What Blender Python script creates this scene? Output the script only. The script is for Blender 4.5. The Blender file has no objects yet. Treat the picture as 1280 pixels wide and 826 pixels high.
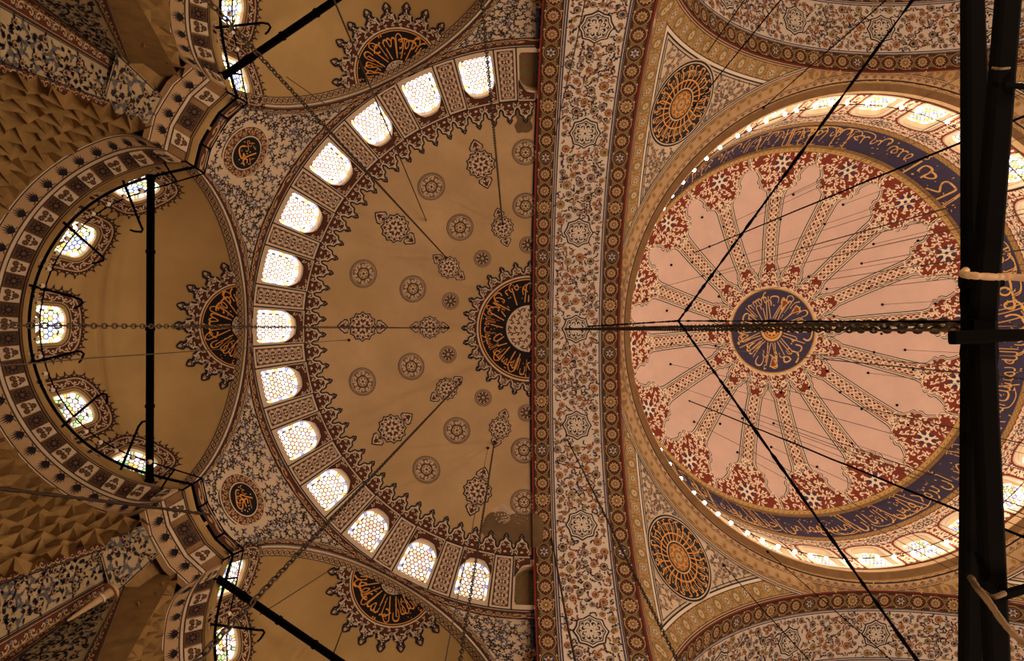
import bpy, math, random
import numpy as np
from math import pi, sin, cos, radians as R_, sqrt

# ------------------------------------------------------------------ camera, world, light, exposure
# world axes: camera at the origin looking straight up; +X = image right, +Y = image down, z = height above the lens
SC = bpy.context.scene
COL = SC.collection
FOC = 794.0                      # focal length in pixels of the 1280 x 826 frame
ROLL = R_(0.5)
cam = bpy.data.cameras.new('camera'); cam.sensor_width = 36.0; cam.lens = 36.0 * FOC / 1280
cam.shift_y = -2.5 / 1280; cam.clip_start = 0.05; cam.clip_end = 300
co = bpy.data.objects.new('camera', cam); COL.objects.link(co)
co.rotation_euler = (pi, 0, 0); co.rotation_mode = 'XYZ'
from mathutils import Matrix, Vector
co.matrix_world = Matrix.Rotation(-ROLL, 4, 'Z') @ Matrix.Rotation(pi, 4, 'X')
SC.camera = co
SC.view_settings.view_transform = 'Standard'; SC.view_settings.look = 'None'
SC.view_settings.gamma = 1.0; SC.view_settings.use_curve_mapping = False
SC.view_settings.exposure = 0.0
SC.cycles.use_denoising = True
SC.cycles.max_bounces = 5; SC.cycles.diffuse_bounces = 3; SC.cycles.glossy_bounces = 2
SC.cycles.sample_clamp_indirect = 4.0
W = bpy.data.worlds.new('world'); SC.world = W; W.use_nodes = True
W.node_tree.nodes['Background'].inputs[0].default_value = (0.62, 0.76, 1.0, 1)
W.node_tree.nodes['Background'].inputs[1].default_value = 0.015
BULB_E, WIN_E = 24.0, 2.4

def lamp(x, y, z, power, col=(1.0, 0.80, 0.56), r=0.3):
    l = bpy.data.lights.new('hall_light', 'POINT'); l.energy = power; l.color = col; l.shadow_soft_size = r
    o = bpy.data.objects.new('hall_light', l); o.location = (x, y, z); COL.objects.link(o)
# the low rings of lamps that hang over the prayer floor, all below the frame's field
for a in range(8):
    lamp(18 + 6.5 * cos(a * pi / 4), 6.5 * sin(a * pi / 4), 1.6, 1850, (1.0, .82, .62))
for x, y, p in ((1, 2.5, 280), (1, -2.5, 280), (8, 3.5, 500), (8, -3.5, 500)):
    lamp(x, y, 1.4, p)

rnd = random.Random(7)

# ------------------------------------------------------------------ materials
MAT = {}
def mat(name, c, rough=0.85, var=0.0, scale=1.5, emit=0.0, metal=0.0, spec=0.2, stain=None, bump=0.0):
    m = bpy.data.materials.new(name); m.use_nodes = True
    nt = m.node_tree; b = nt.nodes['Principled BSDF']
    b.inputs['Base Color'].default_value = (*c, 1); b.inputs['Roughness'].default_value = rough
    b.inputs['Metallic'].default_value = metal; b.inputs['Specular IOR Level'].default_value = spec
    if emit:
        b.inputs['Emission Color'].default_value = (*c, 1); b.inputs['Emission Strength'].default_value = emit
    if var:
        tc = nt.nodes.new('ShaderNodeTexCoord'); n = nt.nodes.new('ShaderNodeTexNoise')
        n.inputs['Scale'].default_value = scale; n.inputs['Detail'].default_value = 6; n.inputs['Roughness'].default_value = .62
        nt.links.new(tc.outputs['Object'], n.inputs['Vector'])
        r = nt.nodes.new('ShaderNodeValToRGB'); r.color_ramp.elements[0].position = .3; r.color_ramp.elements[1].position = .7
        k0, k1 = 1 - var, 1 + var
        r.color_ramp.elements[0].color = (*[min(1, q * k0) for q in c], 1); r.color_ramp.elements[1].color = (*[min(1, q * k1) for q in c], 1)
        nt.links.new(n.outputs['Fac'], r.inputs['Fac']); src = r.outputs['Color']
        if stain:
            n2 = nt.nodes.new('ShaderNodeTexNoise'); n2.inputs['Scale'].default_value = scale * .22; n2.inputs['Detail'].default_value = 4
            n2.inputs['Distortion'].default_value = .8
            nt.links.new(tc.outputs['Object'], n2.inputs['Vector'])
            r2 = nt.nodes.new('ShaderNodeValToRGB'); r2.color_ramp.elements[0].position = .5; r2.color_ramp.elements[1].position = .72
            r2.color_ramp.elements[0].color = (0, 0, 0, 1); r2.color_ramp.elements[1].color = (1, 1, 1, 1)
            nt.links.new(n2.outputs['Fac'], r2.inputs['Fac'])
            mx = nt.nodes.new('ShaderNodeMix'); mx.data_type = 'RGBA'
            nt.links.new(r2.outputs['Color'], mx.inputs['Factor']); nt.links.new(src, mx.inputs['A']); mx.inputs['B'].default_value = (*stain, 1)
            src = mx.outputs['Result']
        nt.links.new(src, b.inputs['Base Color'])
        if bump:
            bp = nt.nodes.new('ShaderNodeBump'); bp.inputs['Strength'].default_value = bump; bp.inputs['Distance'].default_value = .05
            nt.links.new(n.outputs['Fac'], bp.inputs['Height']); nt.links.new(bp.outputs['Normal'], b.inputs['Normal'])
    MAT[name] = m
    return m
mat('plaster_rose', (.70, .48, .39), var=.06, scale=.9)
mat('plaster_tan', (.53, .355, .175), var=.12, scale=.55, stain=(.44, .29, .12))
mat('plaster_ochre', (.47, .305, .115), var=.12, scale=.6, stain=(.39, .24, .085))
mat('cream', (.66, .51, .34), var=.06, scale=1.3)
mat('pale', (.80, .68, .52), var=.05, scale=1.1)
mat('tan', (.50, .32, .16), var=.12, scale=1.4)
mat('umber', (.26, .145, .06), var=.18, scale=1.8)
mat('ivory', (.84, .66, .47), var=.05, scale=1.3)
mat('gold', (.72, .42, .14), rough=.6, spec=.4)
mat('orange', (.80, .34, .06), rough=.6)
mat('ochre', (.50, .30, .10))
mat('red', (.20, .035, .018), var=.12, scale=2)
mat('maroon', (.095, .030, .016), var=.12, scale=2)
mat('rust', (.24, .062, .024))
mat('black', (.012, .010, .010))
mat('ink', (.022, .018, .022))
mat('navy', (.050, .042, .085), var=.1, scale=2)
mat('slate', (.085, .085, .13))
mat('olive', (.19, .17, .07))
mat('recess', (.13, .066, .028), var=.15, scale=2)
mat('tan_wall', (.40, .29, .155), var=.15, scale=1.5)
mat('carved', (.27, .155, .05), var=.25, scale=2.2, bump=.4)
mat('iron', (.0025, .002, .0016), rough=.9, spec=.02)
mat('damp', (.16, .10, .045), var=.25, scale=1.2)
mat('bare', (.52, .38, .25), var=.2, scale=3)
mat('chain_iron', (.055, .035, .022), rough=.6, metal=.3, var=.3, scale=9)
mat('wire', (.07, .05, .035), rough=.6)
mat('cable_cream', (.36, .21, .095), rough=.6)
mat('rope', (.10, .052, .018), rough=.8, var=.25, scale=14)
mat('carpet', (.26, .05, .035), var=.2, scale=6)
mat('outer_stone', (.34, .25, .17), var=.12, scale=.7)
mat('reveal', (.62, .44, .27), var=.05, scale=2)
mat('lead', (.20, .11, .05))
mat('dark_glass', (.20, .10, .045), rough=.4)
mat('dull_green', (.14, .13, .05), rough=.4)
mat('bulb_lit', (1.0, .80, .58), emit=BULB_E)
mat('bulb_clear', (.85, .70, .52), rough=.12, spec=.8)
for nm, k in (('high', 1.0), ('mid', .62), ('low', .40)):
    for t, c in (('white', (1, .96, .93)), ('pink', (1, .70, .62)), ('yellow', (1, .66, .18)), ('blue', (.36, .46, .95)), ('green', (.45, .70, .30)), ('amber', (1, .80, .52))):
        mat(f'glass_{t}_{nm}', c, emit=WIN_E * k * (1 if t == 'white' else .8), rough=.3)

# ------------------------------------------------------------------ 2-D patterns, charts, meshes
A_ = np.asarray
class Pat:
    """flat shapes: (material, layer, points n x 2, triangles m x 3)"""
    def __init__(s): s.it = []
    def add(s, m, k, V, T): s.it.append((m, k, A_(V, float).reshape(-1, 2), A_(T, int).reshape(-1, 3))); return s
    def put(s, o, x=0, y=0, rot=0, sc=1, sy=None, dk=0, sub=None):
        c, n = cos(rot), sin(rot); sy = sc if sy is None else sy
        M = A_([[c * sc, n * sc], [-n * sy, c * sy]])
        for m, k, V, T in o.it:
            s.it.append(((sub or {}).get(m, m), k + dk, V @ M + (x, y), T))
        return s
    def warp(s, f):
        o = Pat(); o.it = [(m, k, f(V), T) for m, k, V, T in s.it]; return o
    # shapes
    def disc(s, m, k, r, x=0, y=0, n=20, nr=None):
        return s.radial(m, k, np.full(n, r), x, y, nr)
    def radial(s, m, k, rr, x=0, y=0, nr=None, a0=0.0):
        rr = A_(rr, float); n = len(rr); nr = nr or max(1, int(rr.max() / .3)); th = a0 + np.arange(n) * 2 * pi / n
        U = np.stack([np.cos(th), np.sin(th)], 1) * rr[:, None]
        V = [np.zeros((1, 2))] + [U * (j / nr) for j in range(1, nr + 1)]
        i = np.arange(n); j = (i + 1) % n
        T = [np.stack([0 * i, 1 + i, 1 + j], 1)]
        for q in range(1, nr):
            a, b = 1 + (q - 1) * n, 1 + q * n
            T += [np.stack([a + i, b + i, b + j], 1), np.stack([a + i, b + j, a + j], 1)]
        return s.add(m, k, np.concatenate(V) + (x, y), np.concatenate(T))
    def ring(s, m, k, r0, r1, x=0, y=0, n=24, nr=1, a0=0, a1=2 * pi):
        th = np.linspace(a0, a1, n + 1); V = []
        for q in range(nr + 1):
            r = r0 + (r1 - r0) * q / nr; V.append(np.stack([np.cos(th) * r + x, np.sin(th) * r + y], 1))
        return s.add(m, k, np.concatenate(V), gridT(nr + 1, n + 1))
    def grid(s, m, k, x0, x1, y0, y1, d=.35):
        nx, ny = max(1, math.ceil(abs(x1 - x0) / d)), max(1, math.ceil(abs(y1 - y0) / d))
        X, Y = np.meshgrid(np.linspace(x0, x1, nx + 1), np.linspace(y0, y1, ny + 1))
        return s.add(m, k, np.stack([X.ravel(), Y.ravel()], 1), gridT(ny + 1, nx + 1))
    def stroke(s, m, k, P, w, closed=False, d=None, taper=0):
        P = A_(P, float)
        if closed: P = np.concatenate([P, P[:1]])
        if d: P = resamp(P, d)
        D = np.gradient(P, axis=0); D /= np.linalg.norm(D, axis=1)[:, None] + 1e-9
        if closed: D[0] = D[-1] = (D[0] + D[-1]) / 2
        N = np.stack([-D[:, 1], D[:, 0]], 1); ww = np.full(len(P), w / 2)
        if taper: ww *= np.linspace(1, 1 - taper, len(P))
        V = np.concatenate([P + N * ww[:, None], P - N * ww[:, None]])
        return s.add(m, k, V, gridT(2, len(P)))
    def fan(s, m, k, P):
        P = A_(P, float); n = len(P); c = P.mean(0); i = np.arange(n)
        return s.add(m, k, np.concatenate([c[None], P]), np.stack([0 * i, 1 + i, 1 + (i + 1) % n], 1))
def gridT(nr, nc):
    r, c = np.meshgrid(np.arange(nr - 1), np.arange(nc - 1), indexing='ij'); a = (r * nc + c).ravel()
    return np.concatenate([np.stack([a, a + 1, a + nc + 1], 1), np.stack([a, a + nc + 1, a + nc], 1)])
def resamp(P, d):
    P = A_(P, float); L = np.concatenate([[0], np.cumsum(np.linalg.norm(np.diff(P, axis=0), axis=1))])
    n = max(2, int(L[-1] / d) + 1); t = np.linspace(0, L[-1], n)
    return np.stack([np.interp(t, L, P[:, j]) for j in range(P.shape[1])], 1)

class Chart:
    """f: n x 2 -> n x 3; off lifts the points off the surface, towards the inside of the hall"""
    def __init__(s, f, ref): s.f = f; s.ref = A_(ref, float)
    def __call__(s, V, off=0.0):
        V = A_(V, float); P = s.f(V)
        if np.all(A_(off) == 0): return P
        e = 1e-3; N = np.cross(s.f(V + (e, 0)) - s.f(V - (e, 0)), s.f(V + (0, e)) - s.f(V - (0, e)))
        N /= np.linalg.norm(N, axis=1)[:, None] + 1e-12
        N *= np.sign(np.sum(N * (s.ref - P), axis=1) + 1e-12)[:, None]
        return P + N * (A_(off)[:, None] if np.ndim(off) else off)

class Ink:
    def __init__(s): s.V, s.F, s.M, s.n, s.mats = [], [], [], 0, []
    def add(s, m, V, T):
        if m not in s.mats: s.mats.append(m)
        T = A_(T, int); s.V.append(A_(V, float)); s.F.append(T + s.n); s.M.append(np.full(len(T), s.mats.index(m))); s.n += len(V); return s
    def lay(s, p, chart, base=.012, step=.007):
        for m, k, V, T in p.it: s.add(m, chart(V, base + step * k), T)
        return s
    def skin(s, m, chart, u, v, off=0.0):
        X, Y = np.meshgrid(u, v); return s.add(m, chart(np.stack([X.ravel(), Y.ravel()], 1), off), gridT(len(v), len(u)))
    def box(s, m, c, hx, hy, hz):
        """box by centre and three half-axis vectors"""
        c, hx, hy, hz = map(lambda q: A_(q, float), (c, hx, hy, hz))
        V = [c + i * hx + j * hy + k * hz for i in (-1, 1) for j in (-1, 1) for k in (-1, 1)]
        T = [(0, 1, 3), (0, 3, 2), (4, 6, 7), (4, 7, 5), (0, 4, 5), (0, 5, 1), (2, 3, 7), (2, 7, 6), (0, 2, 6), (0, 6, 4), (1, 5, 7), (1, 7, 3)]
        return s.add(m, V, T)
    def tube(s, m, P, r, n=6, closed=False, cap=True):
        P = A_(P, float); r = np.broadcast_to(A_(r, float), (len(P),))
        D = np.gradient(P, axis=0); D /= np.linalg.norm(D, axis=1)[:, None] + 1e-12
        up = A_([0, 0, 1.]) if abs(D[:, 2]).mean() < .8 else A_([1., .2, 0])
        a = np.cross(D, up); a /= np.linalg.norm(a, axis=1)[:, None] + 1e-12; b = np.cross(D, a)
        th = np.arange(n + 1) * 2 * pi / n
        V = (P[:, None] + r[:, None, None] * (a[:, None] * np.cos(th)[None, :, None] + b[:, None] * np.sin(th)[None, :, None])).reshape(-1, 3)
        s.add(m, V, gridT(len(P), n + 1))
        if cap:
            for q in (0, len(P) - 1):
                V2 = np.concatenate([P[q:q + 1], V[q * (n + 1):q * (n + 1) + n]]); i = np.arange(n)
                s.add(m, V2, np.stack([0 * i, 1 + i, 1 + (i + 1) % n], 1))
        return s
    def lathe(s, m, prof, n=10, c=(0, 0, 0)):
        prof = A_(prof, float); th = np.arange(n + 1) * 2 * pi / n
        V = np.stack([prof[:, 0][:, None] * np.cos(th), prof[:, 0][:, None] * np.sin(th), np.repeat(prof[:, 1][:, None], n + 1, 1)], 2).reshape(-1, 3) + A_(c)
        return s.add(m, V, gridT(len(prof), n + 1))
    def mesh(s, name, shift=None, smooth=True):
        V = np.concatenate(s.V); F = np.concatenate(s.F); M = np.concatenate(s.M)
        if shift is not None: V = V - A_(shift)
        me = bpy.data.meshes.new(name); nf = len(F)
        me.vertices.add(len(V)); me.vertices.foreach_set('co', V.ravel().astype(np.float32))
        me.loops.add(nf * 3); me.loops.foreach_set('vertex_index', F.ravel().astype(np.int32))
        me.polygons.add(nf); me.polygons.foreach_set('loop_start', np.arange(0, nf * 3, 3, dtype=np.int32))
        me.polygons.foreach_set('material_index', M.astype(np.int32))
        me.polygons.foreach_set('use_smooth', np.full(nf, smooth))
        for m in s.mats: me.materials.append(MAT[m])
        me.update(calc_edges=True); return me

def link(name, data, parent=None, loc=(0, 0, 0), rz=0.0, **props):
    o = bpy.data.objects.new(name, data); COL.objects.link(o); o.parent = parent; o.location = loc; o.rotation_euler = (0, 0, rz)
    for k, v in props.items(): o[k] = v
    return o
def structure(name, label, cat='ceiling', loc=(0, 0, 0), rz=0, data=None):
    return link(name, data, None, loc, rz, kind='structure', label=label, category=cat)
def thing(name, label, cat, loc=(0, 0, 0), rz=0, data=None, group=None):
    o = link(name, data, None, loc, rz, label=label, category=cat)
    if group: o['group'] = group
    return o

# ------------------------------------------------------------------ photograph measurements -> rays
def ray(px, py):
    dx, dy = px - 640, py - 410.5; c, s = cos(ROLL), sin(ROLL)
    return A_([(dx * c + dy * s) / FOC, (-dx * s + dy * c) / FOC, 1.0])
def at(px, py, z): return ray(px, py) * z
def on_sphere(px, py, C, R):
    d = ray(px, py); C = A_(C, float); a = d @ d; b = -2 * d @ C; c = C @ C - R * R
    return d * ((-b + sqrt(b * b - 4 * a * c)) / (2 * a))
def sphere_chart(C, R, p, xdir):
    """azimuthal chart about the point p of a sphere; x runs along xdir"""
    C, p, x = A_(C, float), A_(p, float), A_(xdir, float); n = (p - C) / np.linalg.norm(p - C)
    x = x - n * (x @ n); x /= np.linalg.norm(x); y = np.cross(n, x)
    if y @ np.cross([0, 0, 1.], x) < 0: y = -y
    def f(V):
        q = np.linalg.norm(V, axis=1); t = q / R; u = V / (q[:, None] + 1e-12)
        return C + R * (np.cos(t)[:, None] * n + np.sin(t)[:, None] * (u[:, :1] * x + u[:, 1:] * y))
    return Chart(f, C)

# ------------------------------------------------------------------ ornament vocabulary
def arc(r, a0, a1, n=8, x=0, y=0):
    t = np.linspace(a0, a1, n); return np.stack([x + r * np.cos(t), y + r * np.sin(t)], 1)
def leaf_pts(l, w):
    t = A_([0, .2, .45, .7, 1, .7, .45, .2]); v = A_([0, .8, 1, .62, 0, -.62, -1, -.8]); return np.stack([t * l, v * w / 2], 1)
def leaf(m, l=1., w=.4, k=0): return Pat().fan(m, k, leaf_pts(l, w))
def curl(m, w=.16, k=0):
    t = np.linspace(0, 4.4, 12); r = .5 - .085 * t
    p = Pat().stroke(m, k, np.stack([r * np.cos(t), r * np.sin(t)], 1), w)
    p.put(leaf(m, .42, .3, k), .48, 0, -.9).put(leaf(m, .34, .26, k), -.1, .46, 2.6).disc(m, k, .13, .02, -.02, 6)
    return p
def rosette(n, m0, m1, m2, r=1., k=0):
    p = Pat().disc(m0, k, r * .98, n=16)
    for i in range(n): p.put(leaf(m1, r * .68, r * .42, k + 1), r * .26 * cos(2 * pi * i / n), r * .26 * sin(2 * pi * i / n), 2 * pi * i / n)
    return p.disc(m2, k + 1, r * .22, n=8)
def flower(m0, m1, m2, m3, n=11, k=0):
    """a carnation seen from above: toothed rim, ring, eye"""
    rr = np.tile([1.0, .74], n); p = Pat().radial(m0, k, rr, nr=1)
    return p.disc(m1, k + 1, .68, n=12).ring(m0, k + 2, .36, .46, n=10).disc(m2, k + 2, .3, .05, .02, 8).ring(m3, k + 2, .55, .64, n=10, a0=.3, a1=3.4)
def lobes(n, r, dip=.13, per=10, sharp=True):
    t = np.arange(n * per) / per; f = np.abs((t % 1) - .5) * 2            # 1 at the tips
    return r * (1 - dip * (1 - f ** (1.6 if sharp else .6)))
SPIKE = A_([(.5, 0), (.45, .06), (.40, .15), (.375, .26), (.37, .38), (.33, .47), (.25, .50), (.18, .54), (.13, .61), (.11, .70), (.15, .78), (.09, .88), (0, 1)])
SPIKE_B = A_([(.5, 0), (.45, .02), (.40, .08), (.375, .18), (.35, .29), (.27, .33), (.19, .37), (.14, .45), (.12, .55), (.18, .70), (.10, .84), (0, .98)])
def spike_line(n, tab, per=2):
    """one open outline of n lobes: x 0..n, y 0..1"""
    h = np.concatenate([np.stack([.5 - tab[:, 0], tab[:, 1]], 1), np.stack([.5 + tab[::-1, 0], tab[::-1, 1]], 1)[1:]])
    out = [h + (i, 0) for i in range(n)]; return resamp(np.concatenate([out[0]] + [q[1:] for q in out[1:]]), .04)
def normals2(P):
    D = np.gradient(P, axis=0); D /= np.linalg.norm(D, axis=1)[:, None] + 1e-9; return np.stack([-D[:, 1], D[:, 0]], 1)
def outlined(p, P, foot, m_line, m_gap, m_fill, w, k=0, closed=False, gap=1.0):
    """fill between the outline P and its foot, edged by a dark line, a pale one and a thin dark one (P in metres, inside to its right)"""
    N = -normals2(P); V = np.concatenate([foot, (foot + P) / 2, P]); p.add(m_fill, k, V, gridT(3, len(P)))
    p.stroke(m_gap, k + 1, P + N * w * gap, w * .95).stroke(m_line, k + 2, P + N * w * (gap + .75), w * .5).stroke(m_line, k + 3, P, w); return p
def scroll(L, H, m, m2=None, cell=None, k=0, w=.13, seed=1):
    """a row of S scrolls with leaves filling a strip L x H"""
    r = random.Random(seed); c = cell or H; n = max(1, round(L / c)); c = L / n; rows = max(1, round(H / c)); p = Pat()
    cu = curl(m, w, k)
    for j in range(rows):
        y = H * (j + .5) / rows; hh = H / rows
        for i in range(n):
            s = 1 if (i + j) % 2 else -1
            p.put(cu, (i + .5) * c, y, rot=s * .6 + (0 if s > 0 else pi), sc=c * .98, sy=s * hh * .98)
            if m2 and (i + j) % 2 == 0: p.put(rosette(5, m2, m, m2, .22 * c, k + 1), (i + 1) * c if i < n - 1 else i * c + .1, y + s * .2 * hh)
    return p
def braid(L, H, m, cell=None, k=0, w=.16):
    c = cell or H; n = max(1, round(L / c)); c = L / n; p = Pat()
    t = np.linspace(0, n, n * 6 + 1)
    for s in (1, -1): p.stroke(m, k, np.stack([t * c, H / 2 + s * H * .38 * np.sin(t * pi)], 1), w * c)
    for i in range(n): p.disc(m, k, .11 * c, (i + .5) * c, H / 2, 6)
    return p
def lattice(L, H, m, m2, m3, seed=3, k=0):
    """interlace panel: crossing waves, flower knots on the axis, leaves between"""
    p = Pat(); n = max(2, round(L / H * 1.9)); t = np.linspace(0, n, n * 8 + 1); c = L / n
    for ph in (0, 1):
        for a, y0 in ((.42, .5), (.2, .25), (.2, .75)):
            p.stroke(m, k, np.stack([t * c, H * (y0 + a * np.sin(t * pi + ph * pi))], 1), .048 * H)
    for i in range(n + 1):
        x = min(max(i * c, .12 * H), L - .12 * H)
        p.put(rosette(6, m2 if i % 2 else m3, m, m3, .11 * H, k + 1), x, H / 2)
        for y in (.12, .88): p.put(rosette(5, m3 if i % 2 else m2, m, m, .075 * H, k + 1), min(max(x, .1 * H), L - .1 * H), y * H)
    for i in range(n):
        x = (i + .5) * c
        for y, q in ((.33, 1), (.67, -1), (.1, 1), (.9, -1)): p.put(leaf(m, .16 * H, .08 * H, k + 1), x, y * H, q * 1.1).put(leaf(m, .16 * H, .08 * H, k + 1), x, y * H, pi - q * 1.1)
    return p
def roundel(r, inner=.36):
    p = Pat().disc('ink', 0, r, n=32).ring('tan', 1, r * .90, r * .95, n=32).disc('umber', 1, r * .85, n=32)
    p.ring('cream', 2, r * .80, r * .845, n=32).ring('ink', 2, r * .76, r * .80, n=32).ring('ink', 3, r * inner, r * (inner + .08), n=24).disc('tan', 2, r * inner, n=20)
    for i in range(10):
        a = 2 * pi * i / 10; p.put(curl('cream', .22, 2), r * .60 * cos(a), r * .60 * sin(a), a + (1.2 if i % 2 else -1.2), r * .36)
        p.disc('ink', 3, r * .03, r * .69 * cos(a + .31), r * .69 * sin(a + .31), 5)
    return p.put(rosette(6, 'umber', 'cream', 'ink', r * inner * .85, 3))
def knot_roundel(r):
    p = Pat().disc('ink', 0, r, n=28).ring('cream', 1, r * .86, r * .92, n=28).disc('tan', 1, r * .78, n=24)
    for i in range(8):
        a = pi * i / 4; p.stroke('ink', 2, A_([[.72 * r * cos(a), .72 * r * sin(a)], [.3 * r * cos(a + .5), .3 * r * sin(a + .5)], [.72 * r * cos(a + 1.2), .72 * r * sin(a + 1.2)]]), .10 * r, d=.1 * r)
        p.put(leaf('ink', .25 * r, .13 * r, 2), .45 * r * cos(a + .2), .45 * r * sin(a + .2), a)
    return p.ring('ink', 2, .18 * r, .28 * r, n=12)
def cartouche(r):
    p = Pat()
    for s in (1, -1):
        q = Pat(); fin = A_([(.86, .10), (1.02, .18), (1.06, .40), (1.28, .44), (1.42, .30), (1.52, .26), (1.76, 0), (1.52, -.26), (1.42, -.30), (1.28, -.44), (1.06, -.40), (1.02, -.18), (.86, -.10)]) * r
        c = fin.mean(0); q.fan('ink', 0, c + (fin - c) * 1.12).fan('cream', 1, c + (fin - c) * .9).fan('maroon', 2, c + (fin - c) * .74)
        q.put(curl('cream', .2, 3), 1.25 * r, .12 * r, .5, .34 * r).put(curl('cream', .2, 3), 1.25 * r, -.12 * r, -.5, .34 * r, -.34 * r)
        p.put(q, rot=0 if s > 0 else pi)
    p.radial('ink', 1, lobes(12, r * 1.04), nr=2).radial('cream', 2, lobes(12, r * .94), nr=2).radial('ink', 3, lobes(12, r * .88), nr=2).radial('maroon', 4, lobes(12, r * .83), nr=2)
    for i in range(12):
        a = 2 * pi * i / 12
        p.put(leaf('cream', r * .34, r * .15, 5), r * .42 * cos(a), r * .42 * sin(a), a + .35).put(curl('cream', .17, 5), r * .60 * cos(a + .26), r * .60 * sin(a + .26), a, r * .3)
    for i in range(6):
        a = 2 * pi * i / 6; p.put(leaf('cream', r * .36, r * .2, 5), r * .08 * cos(a), r * .08 * sin(a), a)
    return p.disc('ink', 6, r * .09, n=8)

# Arabic lettering: joined letter forms laid right to left, as a flat mesh
AR = {'ا': (0xFE8D, 2), 'أ': (0xFE83, 2), 'إ': (0xFE87, 2), 'ئ': (0xFE89, 4), 'ب': (0xFE8F, 4), 'ة': (0xFE93, 2), 'ت': (0xFE95, 4), 'ث': (0xFE99, 4), 'ح': (0xFEA1, 4), 'د': (0xFEA9, 2),
      'ذ': (0xFEAB, 2), 'ر': (0xFEAD, 2), 'ز': (0xFEAF, 2), 'س': (0xFEB1, 4), 'ض': (0xFEBD, 4), 'ع': (0xFEC9, 4), 'غ': (0xFECD, 4), 'ف': (0xFED1, 4), 'ق': (0xFED5, 4), 'ك': (0xFED9, 4),
      'ل': (0xFEDD, 4), 'م': (0xFEE1, 4), 'ن': (0xFEE5, 4), 'ه': (0xFEE9, 4), 'و': (0xFEED, 2), 'ى': (0xFEEF, 2), 'ي': (0xFEF1, 4), 'ط': (0xFEC1, 4), 'ص': (0xFEB9, 4), 'ش': (0xFEB5, 4)}
def shape_ar(s):
    s = s.replace('لا', '\u0001'); out = []
    for i, ch in enumerate(s):
        prev = s[i - 1] if i else ' '; nxt = s[i + 1] if i + 1 < len(s) else ' '
        pj = prev in AR and AR[prev][1] == 4; nj = nxt in AR or nxt == '\u0001'
        if ch == '\u0001': out.append(chr(0xFEFC if pj else 0xFEFB))
        elif ch in AR:
            b, n = AR[ch]; f = (3 if nj else 1) if pj else (2 if nj else 0)
            if n == 2: f = 1 if pj else 0
            out.append(chr(b + f))
        else: out.append(ch)
    return ''.join(reversed(out))
_tx = {}
def text_tri(s):
    if s in _tx: return _tx[s]
    c = bpy.data.curves.new('lettering', 'FONT'); c.body = shape_ar(s); c.resolution_u = 2; c.offset = -.010; c.space_character = .96; c.space_word = .55
    o = bpy.data.objects.new('lettering', c); COL.objects.link(o); bpy.context.view_layer.update()
    me = o.to_mesh(); me.calc_loop_triangles()
    V = A_([v.co[:2] for v in me.vertices]); T = A_([t.vertices[:] for t in me.loop_triangles])
    o.to_mesh_clear(); bpy.data.objects.remove(o); bpy.data.curves.remove(c)
    V = V - V.min(0); V /= V.max(0)
    _tx[s] = (V, T); return V, T
def ring_text(p, m, k, s, r_out, r_in, a0, a1):
    """letters round a centre, feet on the outer circle, heads towards the centre; a0 -> a1 is the reading direction's reverse"""
    V, T = text_tri(s); a = a0 + (a1 - a0) * V[:, 0]; r = r_out + (r_in - r_out) * V[:, 1]
    return p.add(m, k, np.stack([r * np.cos(a), r * np.sin(a)], 1), T)
VERSE = 'إن الله يمسك السموات والأرض أن تزولا'
VERSE2 = 'ولئن زالتا إن أمسكهما من أحد من بعده'
VERSE3 = 'إنه كان حليما غفورا'
# ------------------------------------------------------------------ the hall's shell: floor and plain outer walls
C_MAIN = A_([17.0, 0, 0]); XS = 0.8; C_SEMI = A_([XS, 0, 0])
HALL = A_([3.0, 0, 2.0])
g = Ink(); g.box('carpet', (11.5, 0, -1.7), (33, 0, 0), (0, 29, 0), (0, 0, .1)); structure('floor', 'red carpeted prayer floor far below the domes', 'floor', data=g.mesh('floor'))
for nm, c, hx, hy in (('wall_north', (11.5, -29, 6), (33, 0, 0), (0, .3, 0)), ('wall_south', (11.5, 29, 6), (33, 0, 0), (0, .3, 0)), ('wall_east', (44.5, 0, 6), (.3, 0, 0), (0, 29, 0)), ('wall_west', (-21.5, 0, 6), (.3, 0, 0), (0, 29, 0))):
    g = Ink(); g.box('outer_stone', c, hx, hy, (0, 0, 7.6)); structure(nm, 'plain stone outer wall of the prayer hall', 'wall', data=g.mesh(nm))

CEIL = structure('ceiling', 'painted vaulted ceiling of domes, semi-domes, arches and pendentives', 'ceiling')
def part(name, ink, parent=None, loc=(0, 0, 0), rz=0, smooth=True, label=None, data=None, stuff=False):
    o = link(name, data or ink.mesh(name, smooth=smooth), parent or CEIL, loc, rz)
    if label: o['label'] = label
    if stuff: o['kind'] = 'stuff'
    return o

def cut_mesh(me, M, xmax=0.93):
    """the mesh without what would reach past the edge of the great arch"""
    n = len(me.vertices); V = np.empty(n * 3); me.vertices.foreach_get('co', V); V = V.reshape(-1, 3)
    M = np.array(M); Wd = V @ M[:3, :3].T + M[:3, 3]; F = np.empty(len(me.polygons) * 3, int); me.loops.foreach_get('vertex_index', F); F = F.reshape(-1, 3)
    mi = np.empty(len(F), int); me.polygons.foreach_get('material_index', mi); keep = Wd[F][:, :, 0].max(1) <= xmax + .02
    g = Ink()
    for k, m in enumerate(me.materials):
        q = F[keep & (mi == k)]
        if len(q): u, inv = np.unique(q, return_inverse=True); g.add(m.name, V[u], inv.reshape(-1, 3))
    return g.mesh(me.name, smooth=False) if g.n else None

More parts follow.
